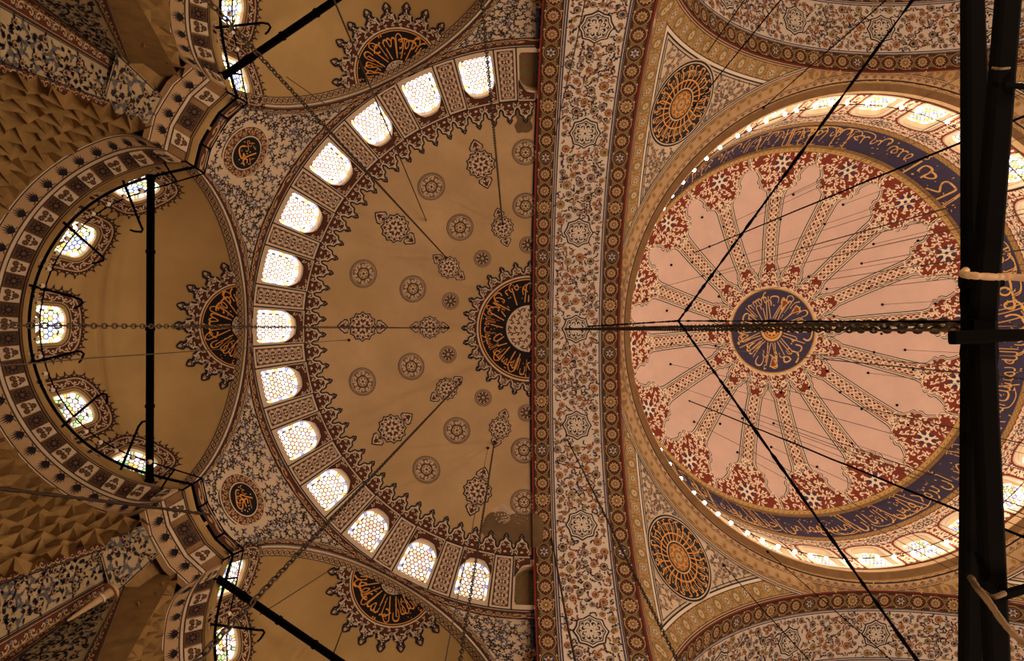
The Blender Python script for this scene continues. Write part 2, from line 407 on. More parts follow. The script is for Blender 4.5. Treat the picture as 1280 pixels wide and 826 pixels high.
# ------------------------------------------------------------------ windows: a bay with an arched hole, a reveal and stained glass
def hole_outline(w, h, n):
    """arched outline about the middle of the glass, as (angle -> point); w half width, h half height, the head is a flattened arch"""
    pts = []
    hd = min(h * .62, w * .82)
    for a in n:
        dx, dy = cos(a), sin(a); lo, hi = 0, 3 * (w + h)
        for _ in range(30):
            t = (lo + hi) / 2; x, y = dx * t, dy * t
            inside = abs(x) <= w and y >= -h and (y <= h - hd or (abs(x) / w) ** 2.3 + ((y - h + hd) / hd) ** 2.3 <= 1)
            if inside: lo = t
            else: hi = t
        pts.append((dx * lo, dy * lo))
    return A_(pts)
def rect_at(x0, x1, y0, y1, n):
    out = []
    for a in n:
        dx, dy = cos(a), sin(a); t = 1e9
        if dx > 1e-9: t = min(t, x1 / dx)
        if dx < -1e-9: t = min(t, x0 / dx)
        if dy > 1e-9: t = min(t, y1 / dy)
        if dy < -1e-9: t = min(t, y0 / dy)
        out.append((dx * t, dy * t))
    return A_(out)
def loop_fill(p, m, k, A, B, nr=3):
    """strip between two closed outlines of equal length"""
    n = len(A); V = np.concatenate([A + (B - A) * q / nr for q in range(nr + 1)]); i = np.arange(n); j = (i + 1) % n; T = []
    for q in range(nr):
        a, b = q * n, (q + 1) * n; T += [np.stack([a + i, b + i, b + j], 1), np.stack([a + i, b + j, a + j], 1)]
    return p.add(m, k, V, np.concatenate(T))
def angles(bx0, bx1, by0, by1, n=44):
    a = list(np.arange(n) * 2 * pi / n) + [math.atan2(y, x) % (2 * pi) for x in (bx0, bx1) for y in (by0, by1)]
    return sorted(a)
def glazing(level, w, h, lattice_kind, seed):
    """returns (lead backing + inner lattice as one pattern, [border panes]) about the glass middle"""
    r = random.Random(seed); L = '_' + level
    th = angles(-w, w, -h, h); o = hole_outline(w, h, th); p = Pat()
    p.add('lead', 0, np.concatenate([[(0, 0)], o * 1.0]), np.stack([np.zeros(len(o), int), 1 + np.arange(len(o)), 1 + (np.arange(len(o)) + 1) % len(o)], 1))
    panes = []
    # border panes follow the outline: long white ones between small coloured ones
    dense = hole_outline(w * .985, h * .985, np.linspace(-pi / 2, 1.5 * pi, 240, endpoint=False)); dense = resamp(np.concatenate([dense, dense[:1]]), .02)
    inn = dense * A_([(w - .17 * w * 1.0) / w, (h - .17 * w) / h]); n = len(dense); q = 0; i = 0
    seq = [('white', 3), ('yellow', 1), ('white', 3), ('blue', 1)] if lattice_kind == 'star' else [('white', 3), ('yellow', 1), ('pink', 1), ('white', 2), ('green', 1)]
    unit = max(2, int(n / (18 * 2.1)))
    while i < n - 2:
        c, ln = seq[q % len(seq)]; j = min(n - 1, i + unit * ln)
        a, b = i + 1, max(i + 2, j - 1)
        if b < n: panes.append((f'glass_{c}{L}', np.concatenate([dense[a:b + 1], inn[a:b + 1][::-1]])))
        i = j; q += 1
    # inner lattice of small hexagons and stars
    s = w / 3.6; W2, H2 = w * .79, h - .22 * w
    lim = hole_outline(W2, H2, np.linspace(0, 2 * pi, 72, endpoint=False)); lr = np.hypot(lim[:, 0], lim[:, 1])
    def clip(P):
        a = np.arctan2(P[:, 1], P[:, 0]) % (2 * pi); rr = np.hypot(P[:, 0], P[:, 1]); m = np.interp(a, np.arange(73) * 2 * pi / 72, np.append(lr, lr[0]))
        f = np.minimum(1, m / (rr + 1e-9)); return P * f[:, None]
    row = 0; y = -H2
    while y < H2 + s:
        x = -W2 - (s * .5 if row % 2 else 0)
        while x < W2 + s:
            big = (row % 2 == 0)
            hx = arc(s * .47, pi / 6, 2 * pi + pi / 6, 7)[:-1] + (x, y); c2 = clip(hx)
            if np.ptp(c2[:, 0]) > .03 and np.ptp(c2[:, 1]) > .03 and np.hypot(*(c2.mean(0) - hx.mean(0))) < s * .3:
                c = ('pink' if r.random() < .6 else 'white') if big else ('amber' if r.random() < .55 else 'white')
                if lattice_kind == 'eight': c = r.choice(['white'] * 6 + ['blue', 'blue', 'green', 'green', 'yellow', 'pink'])
                if level == 'high' and lattice_kind == 'star': c = r.choice(['white', 'white', 'white', 'pink', 'amber'])
                p.fan(f'glass_{c}{L}', 1, c2)
                for t in range(3):
                    a = pi / 2 + t * 2 * pi / 3; tri = arc(s * .13, 0, 2 * pi, 4)[:-1] + (x + s * .57 * cos(a), y + s * .57 * sin(a)); tri = clip(tri)
            x += s
        y += s * .87; row += 1
    return p, panes
WIN_N = [0]
def window(parent_loc, rz, label, meshes):
    WIN_N[0] += 1
    w = structure(f'window_{WIN_N[0]}', label, 'window', parent_loc, rz)
    link('frame', meshes['frame'], w); q = link('glazing', meshes['glass'], w); q['kind'] = 'stuff'
    for me in meshes['panes']: link('pane', me, w)
    return w
def window_meshes(chart, uc, vc, w, h, depth, level, kind, seed, origin, rim=None, splay=1.0):
    """chart takes metres; all vertices are given relative to origin"""
    th = angles(-w, w, -h, h, 48); o = hole_outline(w, h, th); i = np.arange(len(o)); n = len(o)
    a = chart(o + (uc, vc), .004); b = chart(o * splay + (uc, vc), -depth); f = Ink()
    f.add('reveal', np.concatenate([a, b]), np.concatenate([np.stack([i, (i + 1) % n, n + (i + 1) % n], 1), np.stack([i, n + (i + 1) % n, n + i], 1)]))
    if rim:
        p = Pat(); loop_fill(p, rim[0], 0, o, o * A_([(w + rim[1]) / w, (h + rim[1]) / h]), 1)
        for m, k, V, T in p.it: f.add(m, chart(V + (uc, vc), .035), T)
        p = Pat(); oo = o * A_([(w + rim[1]) / w, (h + rim[1]) / h]); q = np.concatenate([chart(oo + (uc, vc), .035), chart(oo + (uc, vc), 0)])
        f.add(rim[0], q, np.concatenate([np.stack([i, (i + 1) % n, n + (i + 1) % n], 1), np.stack([i, n + (i + 1) % n, n + i], 1)]))
    p, panes = glazing(level, w * splay, h * splay, kind, seed); g = Ink()
    for m, k, V, T in p.it: g.add(m, chart(V + (uc, vc), -depth * .94 + .012 * k), T)
    ms = []
    for m, P in panes:
        q = Pat().fan(m, 0, P); e = Ink()
        # a pane has a face and a rim of its own
        V = q.it[0][2]; T = q.it[0][3]; top = chart(V + (uc, vc), -depth * .94 + .03); bot = chart(V + (uc, vc), -depth * .94 + .004); nn = len(V); k = np.arange(1, nn); k2 = np.append(k[1:], 1)
        e.add(m, np.concatenate([top, bot]), np.concatenate([T, np.stack([k, k2, nn + k2], 1), np.stack([k, nn + k2, nn + k], 1)]))
        ms.append(e.mesh('pane', origin, False))
    return dict(frame=f.mesh('frame', origin), glass=g.mesh('glazing', origin, False), panes=ms)

def smooth(P, n=6):
    P = A_(P, float)
    if len(P) < 3: return P
    tt = np.linspace(0, len(P) - 1, (len(P) - 1) * n + 1); out = []
    for x in tt:
        i = min(int(x), len(P) - 2); u = x - i; p0 = P[max(i - 1, 0)]; p1 = P[i]; p2 = P[i + 1]; p3 = P[min(i + 2, len(P) - 1)]
        out.append(.5 * ((2 * p1) + (-p0 + p2) * u + (2 * p0 - 5 * p1 + 4 * p2 - p3) * u * u + (-p0 + 3 * p1 - 3 * p2 + p3) * u ** 3))
    return A_(out)
# ------------------------------------------------------------------ semi-dome (local frame: origin under its centre, -x outward)
RS, ZS = 12.3, 17.0; TH1, TH2 = R_(47.5), R_(58.0); BAY = 2 * pi / 28
def semi_f(V):      # (azimuth from -x towards -y, polar angle)
    ph, th = V[:, 0], V[:, 1]
    return np.stack([-RS * np.sin(th) * np.cos(ph), -RS * np.sin(th) * np.sin(ph), ZS + RS * np.cos(th)], 1)
SEMI = Chart(semi_f, (0, 0, ZS))
RB = RS * sin(R_(53))
SBAND = Chart(lambda V: semi_f(np.stack([V[:, 0] / RB, TH2 - V[:, 1] / RS], 1)), (0, 0, ZS))   # metres: along the window band, up from its foot
HB = (TH2 - TH1) * RS
bw = BAY * RB                                   # bay width in metres
g = Ink(); g.skin('plaster_tan', SEMI, np.linspace(-R_(90.4), R_(90.4), 121), np.linspace(.001, TH1, 40))
semi = part('semi_dome', g, loc=C_SEMI)
shell = Ink(); shell.skin('plaster_tan', SEMI, np.linspace(-R_(90), R_(90), 49), np.linspace(.001, R_(80), 24)); sm = shell.mesh('outer_semi_dome')
for a in (pi / 2, -pi / 2, pi):
    part('outer_semi_dome', None, data=sm, loc=C_MAIN + A_([-16.2 * cos(a), -16.2 * sin(a), 0]), rz=a)
# window band: wall round each window, painted panels between
gw, gh, vc = .60, .80, 1.02                      # glass half width, half height, height of its middle
wall_bay, panel_bay = Ink(), Ink()
hw = R_(3.95) * RB; th_ = angles(-hw, hw, -vc, HB - vc, 44)
p = Pat(); loop_fill(p, 'cream', 0, hole_outline(gw, gh, th_), rect_at(-hw, hw, -vc, HB - vc, th_), 3); wall_bay.lay(p.warp(lambda V: V + (0, vc)), SBAND, 0, 0)
p = Pat()
for s in (1, -1):                                 # spandrels beside the head
    sp = [(s * hw * .93, HB - .10), (0, HB - .10), (0, vc + gh + .09), (s * gw * .5, vc + gh + .05), (s * gw * .95, vc + gh * .70), (s * hw * .93, vc + gh * .42)]
    p.fan('maroon', 0, sp); p.put(curl('cream', .16, 1), s * hw * .74, HB - .22, 1, .2).put(curl('cream', .16, 1), s * hw * .80, HB - .45, 2, .16).put(curl('cream', .16, 1), s * hw * .42, HB - .17, 0, .13)
    p.stroke('ink', 1, sp, .03, True)
wall_bay.lay(p, SBAND)
pw = bw / 2 - hw
panel_bay.skin('cream', SBAND, np.linspace(hw, bw - hw, 5), np.linspace(0, HB, 8))
p = Pat(); p.grid('ink', 0, hw, hw + .05, 0, HB).grid('ink', 0, bw - hw - .05, bw - hw, 0, HB).grid('ink', 0, hw, bw - hw, HB - .06, HB)
p.grid('maroon', 0, hw + .13, bw - hw - .13, .10, HB - .14)
p.put(lattice(HB - .3, 2 * pw - .3, 'cream', 'rust', 'slate'), hw + .15 + 2 * pw - .3, .13, pi / 2, 1, dk=1)
panel_bay.lay(p, SBAND)
wb, pb = wall_bay.mesh('window_bay'), panel_bay.mesh('painted_panel')
band = part('window_band', (lambda q: (q.skin('ink', SEMI, np.linspace(-R_(90.4), R_(90.4), 140), (TH1 - .004, TH1 + .002), .012), q)[1])(Ink()), loc=C_SEMI)
for i in range(-7, 8): part('window_bay', None, band, rz=i * BAY, data=wb if abs(i) < 7 else cut_mesh(wb, Matrix.Translation(C_SEMI) @ Matrix.Rotation(i * BAY, 4, 'Z')))
for i in range(-7, 7): part('painted_panel', None, band, rz=i * BAY, data=pb)
sill = SBAND(A_([[0, vc - gh]]))[0]
WM = {}
for lv, sd in (('high', 1), ('mid', 2), ('low', 3)):
    WM[lv] = window_meshes(SBAND, 0, vc, gw, gh, .28, lv, 'star', sd, sill)
dk = dict(WM['low'])
ords = ['middle', 'next above the middle', 'second above the middle', 'third above the middle', 'fourth above the middle', 'fifth above the middle', 'topmost lit']
ordl = ['', 'next below the middle', 'second below the middle', 'third below the middle', 'fourth below the middle', 'fifth below the middle', 'lowest lit']
for i in range(-6, 7):
    a = i * BAY; c, s_ = cos(a), sin(a); loc = C_SEMI + A_([sill[0] * c - sill[1] * s_, sill[0] * s_ + sill[1] * c, sill[2]])
    lv = 'high' if i > -1 else ('high', 'mid', 'mid', 'mid', 'low', 'low', 'low')[-i]
    nm = ords[i] if i >= 0 else ordl[-i]
    window(loc, a, f'arched stained glass window in the semi-dome window ring, {nm} of its thirteen', WM[lv])
def recolour(me, f):
    m2 = me.copy()
    for k, m in enumerate(m2.materials): m2.materials[k] = f(m)
    return m2
unlit = lambda m: MAT['dull_green'] if ('white' in m.name or 'green' in m.name) else (MAT['dark_glass'] if m.name.startswith('glass') else m)
DM = dict(frame=WM['low']['frame'], glass=recolour(WM['low']['glass'], unlit), panes=[recolour(q, unlit) for q in WM['low']['panes']])
for i, nm in ((7, 'upper'), (-7, 'lower')):
    a = i * BAY; c, s_ = cos(a), sin(a); loc = C_SEMI + A_([sill[0] * c - sill[1] * s_, sill[0] * s_ + sill[1] * c, sill[2]])
    Mx = Matrix.Translation(Vector(loc)) @ Matrix.Rotation(a, 4, 'Z'); cm = [cut_mesh(q, Mx) for q in DM['panes']]
    window(loc, a, f'unlit dark stained glass window half hidden by the {nm} leg of the great arch', dict(frame=cut_mesh(DM['frame'], Mx), glass=cut_mesh(DM['glass'], Mx), panes=[q for q in cm if q]))

# fringe of pointed lobes inside the window ring
p = Pat(); nsp = 42; per = 14
def fringe(p, L, n, base, h, m_out, m_gap, m_fill, w=.06):
    c = L / n; P = spike_line(n, SPIKE) * (c, h) + (0, base); foot = P * (1, 0)
    outlined(p, P, foot, m_out, m_gap, m_fill, w)
    for i in range(n):
        x = (i + .5) * c
        for s in (1, -1):
            p.put(curl('cream', .2, 4), x + s * .17 * c, base + h * .22, 1.2 * s, .24 * c, s * .24 * c).put(curl('cream', .2, 4), x + s * .36 * c, base * .5, 2.2 * s, .26 * c, s * .26 * c)
        p.put(leaf('cream', .3 * h, .12, 4), x, base + .42 * h, pi / 2).put(leaf('cream', .4 * base, .14, 4), x, base * .3, pi / 2)
    return p
R1 = RS * sin(TH1); LF = R_(180) * R1
FR = Chart(lambda V: semi_f(np.stack([V[:, 0] / R1 - R_(90), TH1 - V[:, 1] / RS], 1)), (0, 0, ZS))
fringe(p, LF, nsp, .26, .66, 'ink', 'cream', 'maroon')
g = Ink().lay(p, FR, .016); part('painted_fringe', g, semi)
# roundels and cartouches of the semi-dome, at their places in the photograph
SEMI_C = A_([XS, 0, ZS])
def stamp(name, pat, p0, C, R, xdir, parent, loc, base=.014):
    ch = sphere_chart(A_(C) - A_(loc), R, A_(p0) - A_(loc), xdir); o = A_(p0) - A_(loc)
    g = Ink().lay(pat, ch, base); me = g.mesh(name, o)
    if p0[0] > .1: me = cut_mesh(me, Matrix.Translation(Vector(p0)))
    return link(name, me, parent, tuple(o))
ax = A_([1.0, 0, 0])
rp, rs_, kr = roundel(.60), roundel(.58), knot_roundel(.39)
for x, y in ((539, 233), (575, 284), (454, 342), (516, 361), (514, 458), (453, 477), (571, 538), (533, 587), (657, 190), (657, 257), (655, 563), (655, 628)):
    p0 = on_sphere(x, y, SEMI_C, RS); stamp('roundel', rp if x < 650 else rs_, p0, SEMI_C, RS, p0 - SEMI_C + (0, 0, 8), semi, C_SEMI)
for x, y in ((603, 323), (563, 376), (560, 443), (604, 497), (660, 306), (658, 516)):
    p0 = on_sphere(x, y, SEMI_C, RS); stamp('knot_roundel', kr, p0, SEMI_C, RS, ax, semi, C_SEMI)
for x, y, r in ((601, 205, .63), (494, 285, .63), (453, 408, .63), (490, 536, .63), (597, 614, .63), (628, 284, .51), (561, 334, .51), (537, 409, .51), (558, 486, .51), (625, 535, .51)):
    p0 = on_sphere(x, y, SEMI_C, RS); d = p0 - SEMI_C; d[2] = 0
    stamp('cartouche', cartouche(r), p0, SEMI_C, RS, d, semi, C_SEMI)
# calligraphic half medallion at the crown of the semi-dome
def medallion(r, n, r_sp, r_in, words, half=True, ink2='ink', bold=.05, words_col='orange', phase=0.0):
    p = Pat(); q = Pat(); c = 2 * pi / n; b0 = r * (1.09 if bold < .07 else 1.19); h = r_sp - b0
    P = spike_line(n, SPIKE_B if bold > .07 else SPIKE) * (c * b0, h); outlined(q, P, np.stack([P[:, 0], 0 * P[:, 0] - (b0 - r)], 1), ink2, 'cream', 'maroon', bold * (1.25 if bold < .07 else .88), gap=1.0 if bold < .07 else .8)
    for i in range(n):
        x = (i + .5) * c * b0
        if bold > .07: q.put(Pat().fan('tan', 0, A_([(0, -.07), (.055, 0), (0, .09), (-.055, 0)])), x, h * .80, dk=5)
        for s in (1, -1): q.put(curl('cream', .2, 4), x + s * .17 * c * b0, h * .16, 1.2 * s, .3 * c * b0, s * .3 * c * b0)
        q.put(rosette(5, 'maroon', 'cream', 'ink', c * b0 * .15, 4), x, h * .34).put(rosette(5, 'rust', 'cream', 'ink', c * b0 * .11, 4), x + c * b0 / 2, -.02 * r)
        if bold > .07:
            for s in (1, -1): q.put(curl('cream', .2, 4), x + s * .25 * c * b0, -.10 * r, 1.4 * s, .25 * c * b0, s * .25 * c * b0)
    p.it += q.warp(lambda V: np.stack([(V[:, 1] + b0) * np.cos(V[:, 0] / b0 + phase - c / 2), (V[:, 1] + b0) * np.sin(V[:, 0] / b0 + phase - c / 2)], 1)).it
    p.ring('cream', 6, r, r * 1.035, n=72).disc('black', 6, r, n=72, nr=9)
    for q, (s, a0_, a1_) in enumerate(words): ring_text(p, words_col, 7, s, r * .95, r_in * 1.3, a0_, a1_)
    rq = random.Random(int(r * 100))
    for i in range(24 if r > 2 else 18):
        a = 2 * pi * (i + rq.uniform(-.3, .3)) / (24 if r > 2 else 18); r1 = rq.uniform(.62, .9) * r; d = rq.uniform(-.16, .16)
        p.stroke(words_col, 8, [(r_in * 1.12 * cos(a), r_in * 1.12 * sin(a)), (r1 * cos(a + d), r1 * sin(a + d))], .045 if r > 2 else .034, d=.3)
        if i % 2: p.stroke(words_col, 8, smooth(np.stack([(r1 + A_([0, .05, 0, -.1, -.13]) * r) * np.cos(a + d + A_([0, .07, .15, .2, .12])), (r1 + A_([0, .05, 0, -.1, -.13]) * r) * np.sin(a + d + A_([0, .07, .15, .2, .12]))], 1), 4), .04 if r > 2 else .032)
        for k in range(3):
            b, rr = rq.uniform(0, 2 * pi), rq.uniform(r_in * 1.2, r * .93); p.disc('tan', 8, .018 * r ** .5, rr * cos(b), rr * sin(b), 5)
    p.ring(words_col, 7, r * .955, r * .975, n=72).disc('ink', 7, r_in * 1.03, n=36, nr=4).disc('cream', 8, r_in * .98, n=36, nr=4)
    for rr, nq, sc in ((.80, 20, .20), (.55, 14, .19), (.30, 8, .18)):
        for q in range(nq):
            a = 2 * pi * q / nq; p.put(curl('maroon', .24, 9), r_in * rr * cos(a), r_in * rr * sin(a), a + (1 if q % 2 else -1), r_in * sc)
    return p
def cut(p, keep):
    o = Pat()
    for m, k, V, T in p.it:
        c = V[T].mean(1); q = T[keep(c)]
        if len(q): o.it.append((m, k, V, q))
    return o
# chart: x outward (towards -X), y towards -Y of the local frame (image up)
top = Chart(lambda V: semi_f(np.stack([np.arctan2(V[:, 1], V[:, 0]), np.hypot(V[:, 0], V[:, 1]) / RS], 1)), (0, 0, ZS))
# seen in the photograph the half disc faces left; x outward, y image-up: reading direction runs from low to high angle
w2 = [('إن الله يمسك', -.55, -pi / 2 + .05), ('السموات والأرض', .52, -.5), ('أن تزولا', pi / 2 - .05, .58)]
p = cut(medallion(2.36, 28, 3.12, 1.10, w2), lambda c: c[:, 0] > -.06)
part('calligraphic_medallion', Ink().lay(p, top, .016), semi)

# damp patches and bare plaster beside the great arch
def blob(cx, cy, rx, ry, seed, n=40):
    r = random.Random(seed); k = [r.uniform(.82, 1.12) for _ in range(n)]; k = [(k[i - 1] + 2 * k[i] + k[(i + 1) % n]) / 4 for i in range(n)]
    t = np.arange(n) * 2 * pi / n; e = 3.2; cc, ss_ = np.cos(t), np.sin(t); q = (np.abs(cc) ** e + np.abs(ss_) ** e) ** (-1 / e)
    return np.stack([cx + rx * cc * q * k, cy + ry * ss_ * q * k], 1)
for x, y, rx, ry, m, sd in ((640, 661, 1.25, .62, 'damp', 5), (640, 643, .75, .10, 'bare', 6), (655, 150, .28, .62, 'damp', 7)):
    p0 = on_sphere(x, y, SEMI_C, RS); B = blob(0, 0, rx, ry, sd); q = Pat(); q.radial(m, 0, np.hypot(B[:, 0], B[:, 1]), nr=6)
    q.it = [(a, k, np.where(np.hypot(V[:, :1], V[:, 1:]) > 0, V, V), T) for a, k, V, T in q.it]
    stamp('damp_patch' if m == 'damp' else 'bare_patch', q, p0, SEMI_C, RS, ax, semi, C_SEMI, .010)

# ------------------------------------------------------------------ exedrae (quarter domes under the semi-dome), same local frame, turned by -61.5, 0, +61.5 degrees
XE, ZE, RE = -10.4, 18.0, 4.9; TW1, TW2 = R_(63.0), R_(78.2); EXA = (R_(61.5), 0.0, -R_(61.5))
def ex_f(V):
    ph, th = V[:, 0], V[:, 1]
    return np.stack([XE - RE * np.sin(th) * np.cos(ph), -RE * np.sin(th) * np.sin(ph), ZE + RE * np.cos(th)], 1)
EX = Chart(ex_f, (XE + 2, 0, ZE - 2)); REB = RE * sin(R_(71))
EBAND = Chart(lambda V: ex_f(np.stack([V[:, 0] / REB, TW2 - V[:, 1] / RE], 1)), (XE + 2, 0, ZE - 2)); HE = (TW2 - TW1) * RE
ehw = R_(9.5) * REB; egw, egh, evc = .56, .53, .56
eb = Ink(); th_ = angles(-ehw, ehw, -evc, HE - evc, 44); p = Pat()
loop_fill(p, 'plaster_ochre', 0, hole_outline(egw, egh, th_), rect_at(-ehw, ehw, -evc, HE - evc, th_), 3); eb.lay(p.warp(lambda V: V + (0, evc)), EBAND, 0, 0)
EWIN = {'mid': (0, R_(34), -R_(34), R_(65), -R_(65)), 'side': (0, R_(26.5), -R_(26.5), R_(53), -R_(53), R_(79), -R_(79))}
def aureole(w, h):
    """painted band with a row of small pointed leaves round an arched window, open at the sill"""
    p = Pat(); th = np.linspace(-.62, pi + .62, 34); o = hole_outline(w, h, th); ox = lambda gr: o * A_([(w + gr) / w, (h + gr) / h])
    for m, k, a, b in (('ink', 0, .10, .47), ('tan', 1, .125, .16), ('tan', 1, .39, .44), ('maroon', 1, .17, .38)):
        A, B = ox(a), ox(b); V = np.concatenate([A, B]); p.add(m, k, V, gridT(2, len(A)))
    mid = resamp(ox(.275), .21); D = np.gradient(mid, axis=0)
    for i, q in enumerate(mid): p.put(curl('cream', .17, 2), q[0], q[1], math.atan2(D[i, 1], D[i, 0]), .19, .19 if i % 2 else -.19)
    edge = resamp(ox(.47), .24); D = np.gradient(edge, axis=0)
    for i, q in enumerate(edge):
        a = math.atan2(D[i, 1], D[i, 0]) - pi / 2
        tri = A_([(-.02, -.11), (.06, -.13), (.08, -.05), (.23, 0), (.08, .05), (.06, .13), (-.02, .11)])
        p.put(Pat().fan('ink', 0, tri * (1, 1)).fan('maroon', 1, tri * .62 + (.012, 0)).fan('tan', 2, tri * .3 + (.03, 0)), q[0], q[1], a)
    return p
au = aureole(egw, egh)
esill = EBAND(A_([[0, evc - egh]]))[0]
EWM = {'mid': window_meshes(EBAND, 0, evc, egw, egh, .16, 'mid', 'eight', 11, esill), 'high': window_meshes(EBAND, 0, evc, egw, egh, .16, 'high', 'eight', 12, esill)}
def exp_rot(P, ph):     # turn about the exedra's own axis by azimuth ph
    c, s = cos(ph), sin(ph); q = A_(P) - (XE, 0, 0); return np.stack([q[..., 0] * c - q[..., 1] * s + XE, q[..., 0] * s + q[..., 1] * c, q[..., 2]], -1)
RIMC = Chart(lambda V: np.stack([XE - V[:, 1], -np.sqrt(np.maximum(RE ** 2 - V[:, 1] ** 2, 0)) * np.sin(V[:, 0] / RE), ZE + np.sqrt(np.maximum(RE ** 2 - V[:, 1] ** 2, 0)) * np.cos(V[:, 0] / RE)], 1), (XE + 2, 0, ZE - 2))
we = [('إنه كان', -.48, -1.36), ('حليما', .42, -.42), ('غفورا', 1.36, .5)]
emed = cut(medallion(1.53, 19, 2.40, .47, we, bold=.085), lambda c: c[:, 0] > .26)
ETOP = Chart(lambda V: ex_f(np.stack([np.arctan2(V[:, 1], V[:, 0]), np.hypot(V[:, 0], V[:, 1]) / RE], 1)), (XE + 2, 0, ZE - 2))
ex_mesh = {}
for kind in ('mid', 'side'):
    g = Ink(); g.skin('plaster_ochre', EX, np.linspace(-pi / 2, pi / 2, 61), np.linspace(.001, TW1, 30))
    ws = sorted(EWIN[kind]); hb = ehw / REB; edges = [-pi / 2]
    for a in ws: edges += [a - hb, a + hb]
    edges.append(pi / 2)
    for q in range(0, len(edges), 2):
        if edges[q + 1] > edges[q]: g.skin('plaster_ochre', EX, np.linspace(edges[q], edges[q + 1], 9), np.linspace(TW1, TW2, 6))
    ex_mesh[kind] = g.mesh('exedra_dome')
    g = Ink(); p = Pat(); L = 2 * R_(78) * RE
    p.grid('tan', 0, -L / 2, L / 2, .02, .34).grid('ink', 1, -L / 2, L / 2, .03, .055).grid('ink', 1, -L / 2, L / 2, .29, .32)
    p.put(braid(L, .2, 'ink', .22, 2, .13), -L / 2, .075)
    g.lay(p, RIMC, .012); ex_mesh[kind + 'rim'] = g.mesh('rim_band')
emm = Ink().lay(emed, ETOP, .014).mesh('calligraphic_medallion')
ebm = eb.mesh('window_bay'); aum = Ink().lay(au.warp(lambda V: V + (0, evc)), EBAND, .012).mesh('window_aureole')
pl = ('upper', 'left', 'lower')
for kx, a in enumerate(EXA):
    kind = 'mid' if kx == 1 else 'side'
    e = part('exedra_dome', None, data=ex_mesh[kind], loc=C_SEMI, rz=a)
    part('rim_band', None, e, data=ex_mesh[kind + 'rim']); part('calligraphic_medallion', None, e, data=emm)
    for w in EWIN[kind]:
        oo = A_([XE, 0, 0]); rr = Matrix.Rotation(w, 3, 'Z'); lo = A_([XE - XE * cos(w), -XE * sin(w), 0])
        part('window_bay', None, e, loc=lo, rz=w, data=ebm); part('window_aureole', None, e, loc=lo, rz=w, data=aum)
        q = exp_rot(esill, w); c, s_ = cos(a), sin(a); q = C_SEMI + A_([q[0] * c - q[1] * s_, q[0] * s_ + q[1] * c, q[2]])
        px = q[0] / q[2] * FOC + 640; py = q[1] / q[2] * FOC + 410
        if not (-250 < px < 1500 and -400 < py < 1250): continue
        if kind == 'mid': nm = {0: 'middle one', R_(34): 'second from its upper end', -R_(34): 'second from its lower end', R_(65): 'uppermost one', -R_(65): 'lowermost one'}[w]
        else: nm = {0: 'the middle one', 26.5: 'one off the middle', 53: 'next to the end' , 79: 'end one by the corner'}[0 if w == 0 else round(abs(math.degrees(w)), 1)] + (' towards the semi-dome' if (w > 0) == (kx == 2) and w else '')
        window(q, a + w, f'small arched stained glass window of the {pl[kx]} exedra, {nm}', EWM['high' if kx == 0 or (kx == 1 and w >= 0) else 'mid'])
# ------------------------------------------------------------------ pendentives between the exedrae (loft from the arches to the window ring)
R2, Z2 = RS * sin(TH2), ZS + RS * cos(TH2)
KP = [A_([-11.62 * cos(R_(q)), -11.62 * sin(R_(q))]) for q in (28.25, 30.75, 33.25)]     # the pier front between two exedrae
def arch_pts(a, t):      # t: angle from the crown of the exedra's rim arch
    q = np.stack([np.full(len(t), XE), -RE * np.sin(t), ZE + RE * np.cos(t)], 1); c, s = cos(a), sin(a)
    return np.stack([q[:, 0] * c - q[:, 1] * s, q[:, 0] * s + q[:, 1] * c, q[:, 2]], 1)
low = np.concatenate([arch_pts(0, np.linspace(0, R_(78.2), 40)), [[*KP[0], 19.0], [*KP[1], 19.0], [*KP[2], 19.0]], arch_pts(R_(61.5), np.linspace(-R_(78.2), 0, 40))])
NB = len(low)
def pend_f(V):           # (0..1 from one exedra's crown to the next, 0..1 up from the rim to the window ring)
    s = np.clip(V[:, 0], 0, 1) * (NB - 1); B = np.stack([np.interp(s, np.arange(NB), low[:, j]) for j in range(3)], 1)
    ph = np.arctan2(-B[:, 1], -B[:, 0]); T = np.stack([-R2 * np.cos(ph), -R2 * np.sin(ph), np.full(len(ph), Z2)], 1); t = V[:, 1][:, None]
    P = B + (T - B) * t; L = np.linalg.norm(T - B, axis=1)[:, None]
    out = np.stack([-np.cos(ph), -np.sin(ph), 0 * ph], 1); return P + out * (L * .22 * 0.5 * np.sin(np.clip(t, 0, 1) * pi)) * .5
PEND = Chart(pend_f, (0, 0, ZS))
pend = Ink(); uu = np.linspace(0, 1, 2 * NB - 1); pend.skin('cream', PEND, uu, np.linspace(0, 1, 9))
# edge bands: constant distance above the rim
def len_at(s): 
    a, b = pend_f(np.stack([s, 0 * s], 1)), pend_f(np.stack([s, 0 * s + 1], 1)); return np.linalg.norm(b - a, axis=1)
def edge_f(V):           # u: 0..1 along the rim; v metres up from the rim
    return pend_f(np.stack([V[:, 0], V[:, 1] / len_at(V[:, 0])], 1))
P_ = Pat(); us = np.linspace(0, 1, 200)
EDGE = Chart(edge_f, (0, 0, ZS))
def hband(m, k, v0, v1, u0=0.0, u1=1.0, n=160):
    u = np.linspace(u0, u1, n); P_.add(m, k, np.concatenate([np.stack([u, 0 * u + v0], 1), np.stack([u, 0 * u + v1], 1)]), gridT(2, n))
hband('pale', 0, 0, .09); hband('ink', 1, .085, .105); hband('ink', 1, .14, .165); hband('maroon', 1, .2, .56); hband('ink', 2, .18, .21); hband('ink', 2, .55, .59); hband('cream', 2, .60, .63); hband('ink', 2, .65, .68)
pend.lay(P_, EDGE, .01)
Lr = float(np.sum(np.linalg.norm(np.diff(pend_f(np.stack([us, 0 * us], 1)), axis=0), axis=1)))
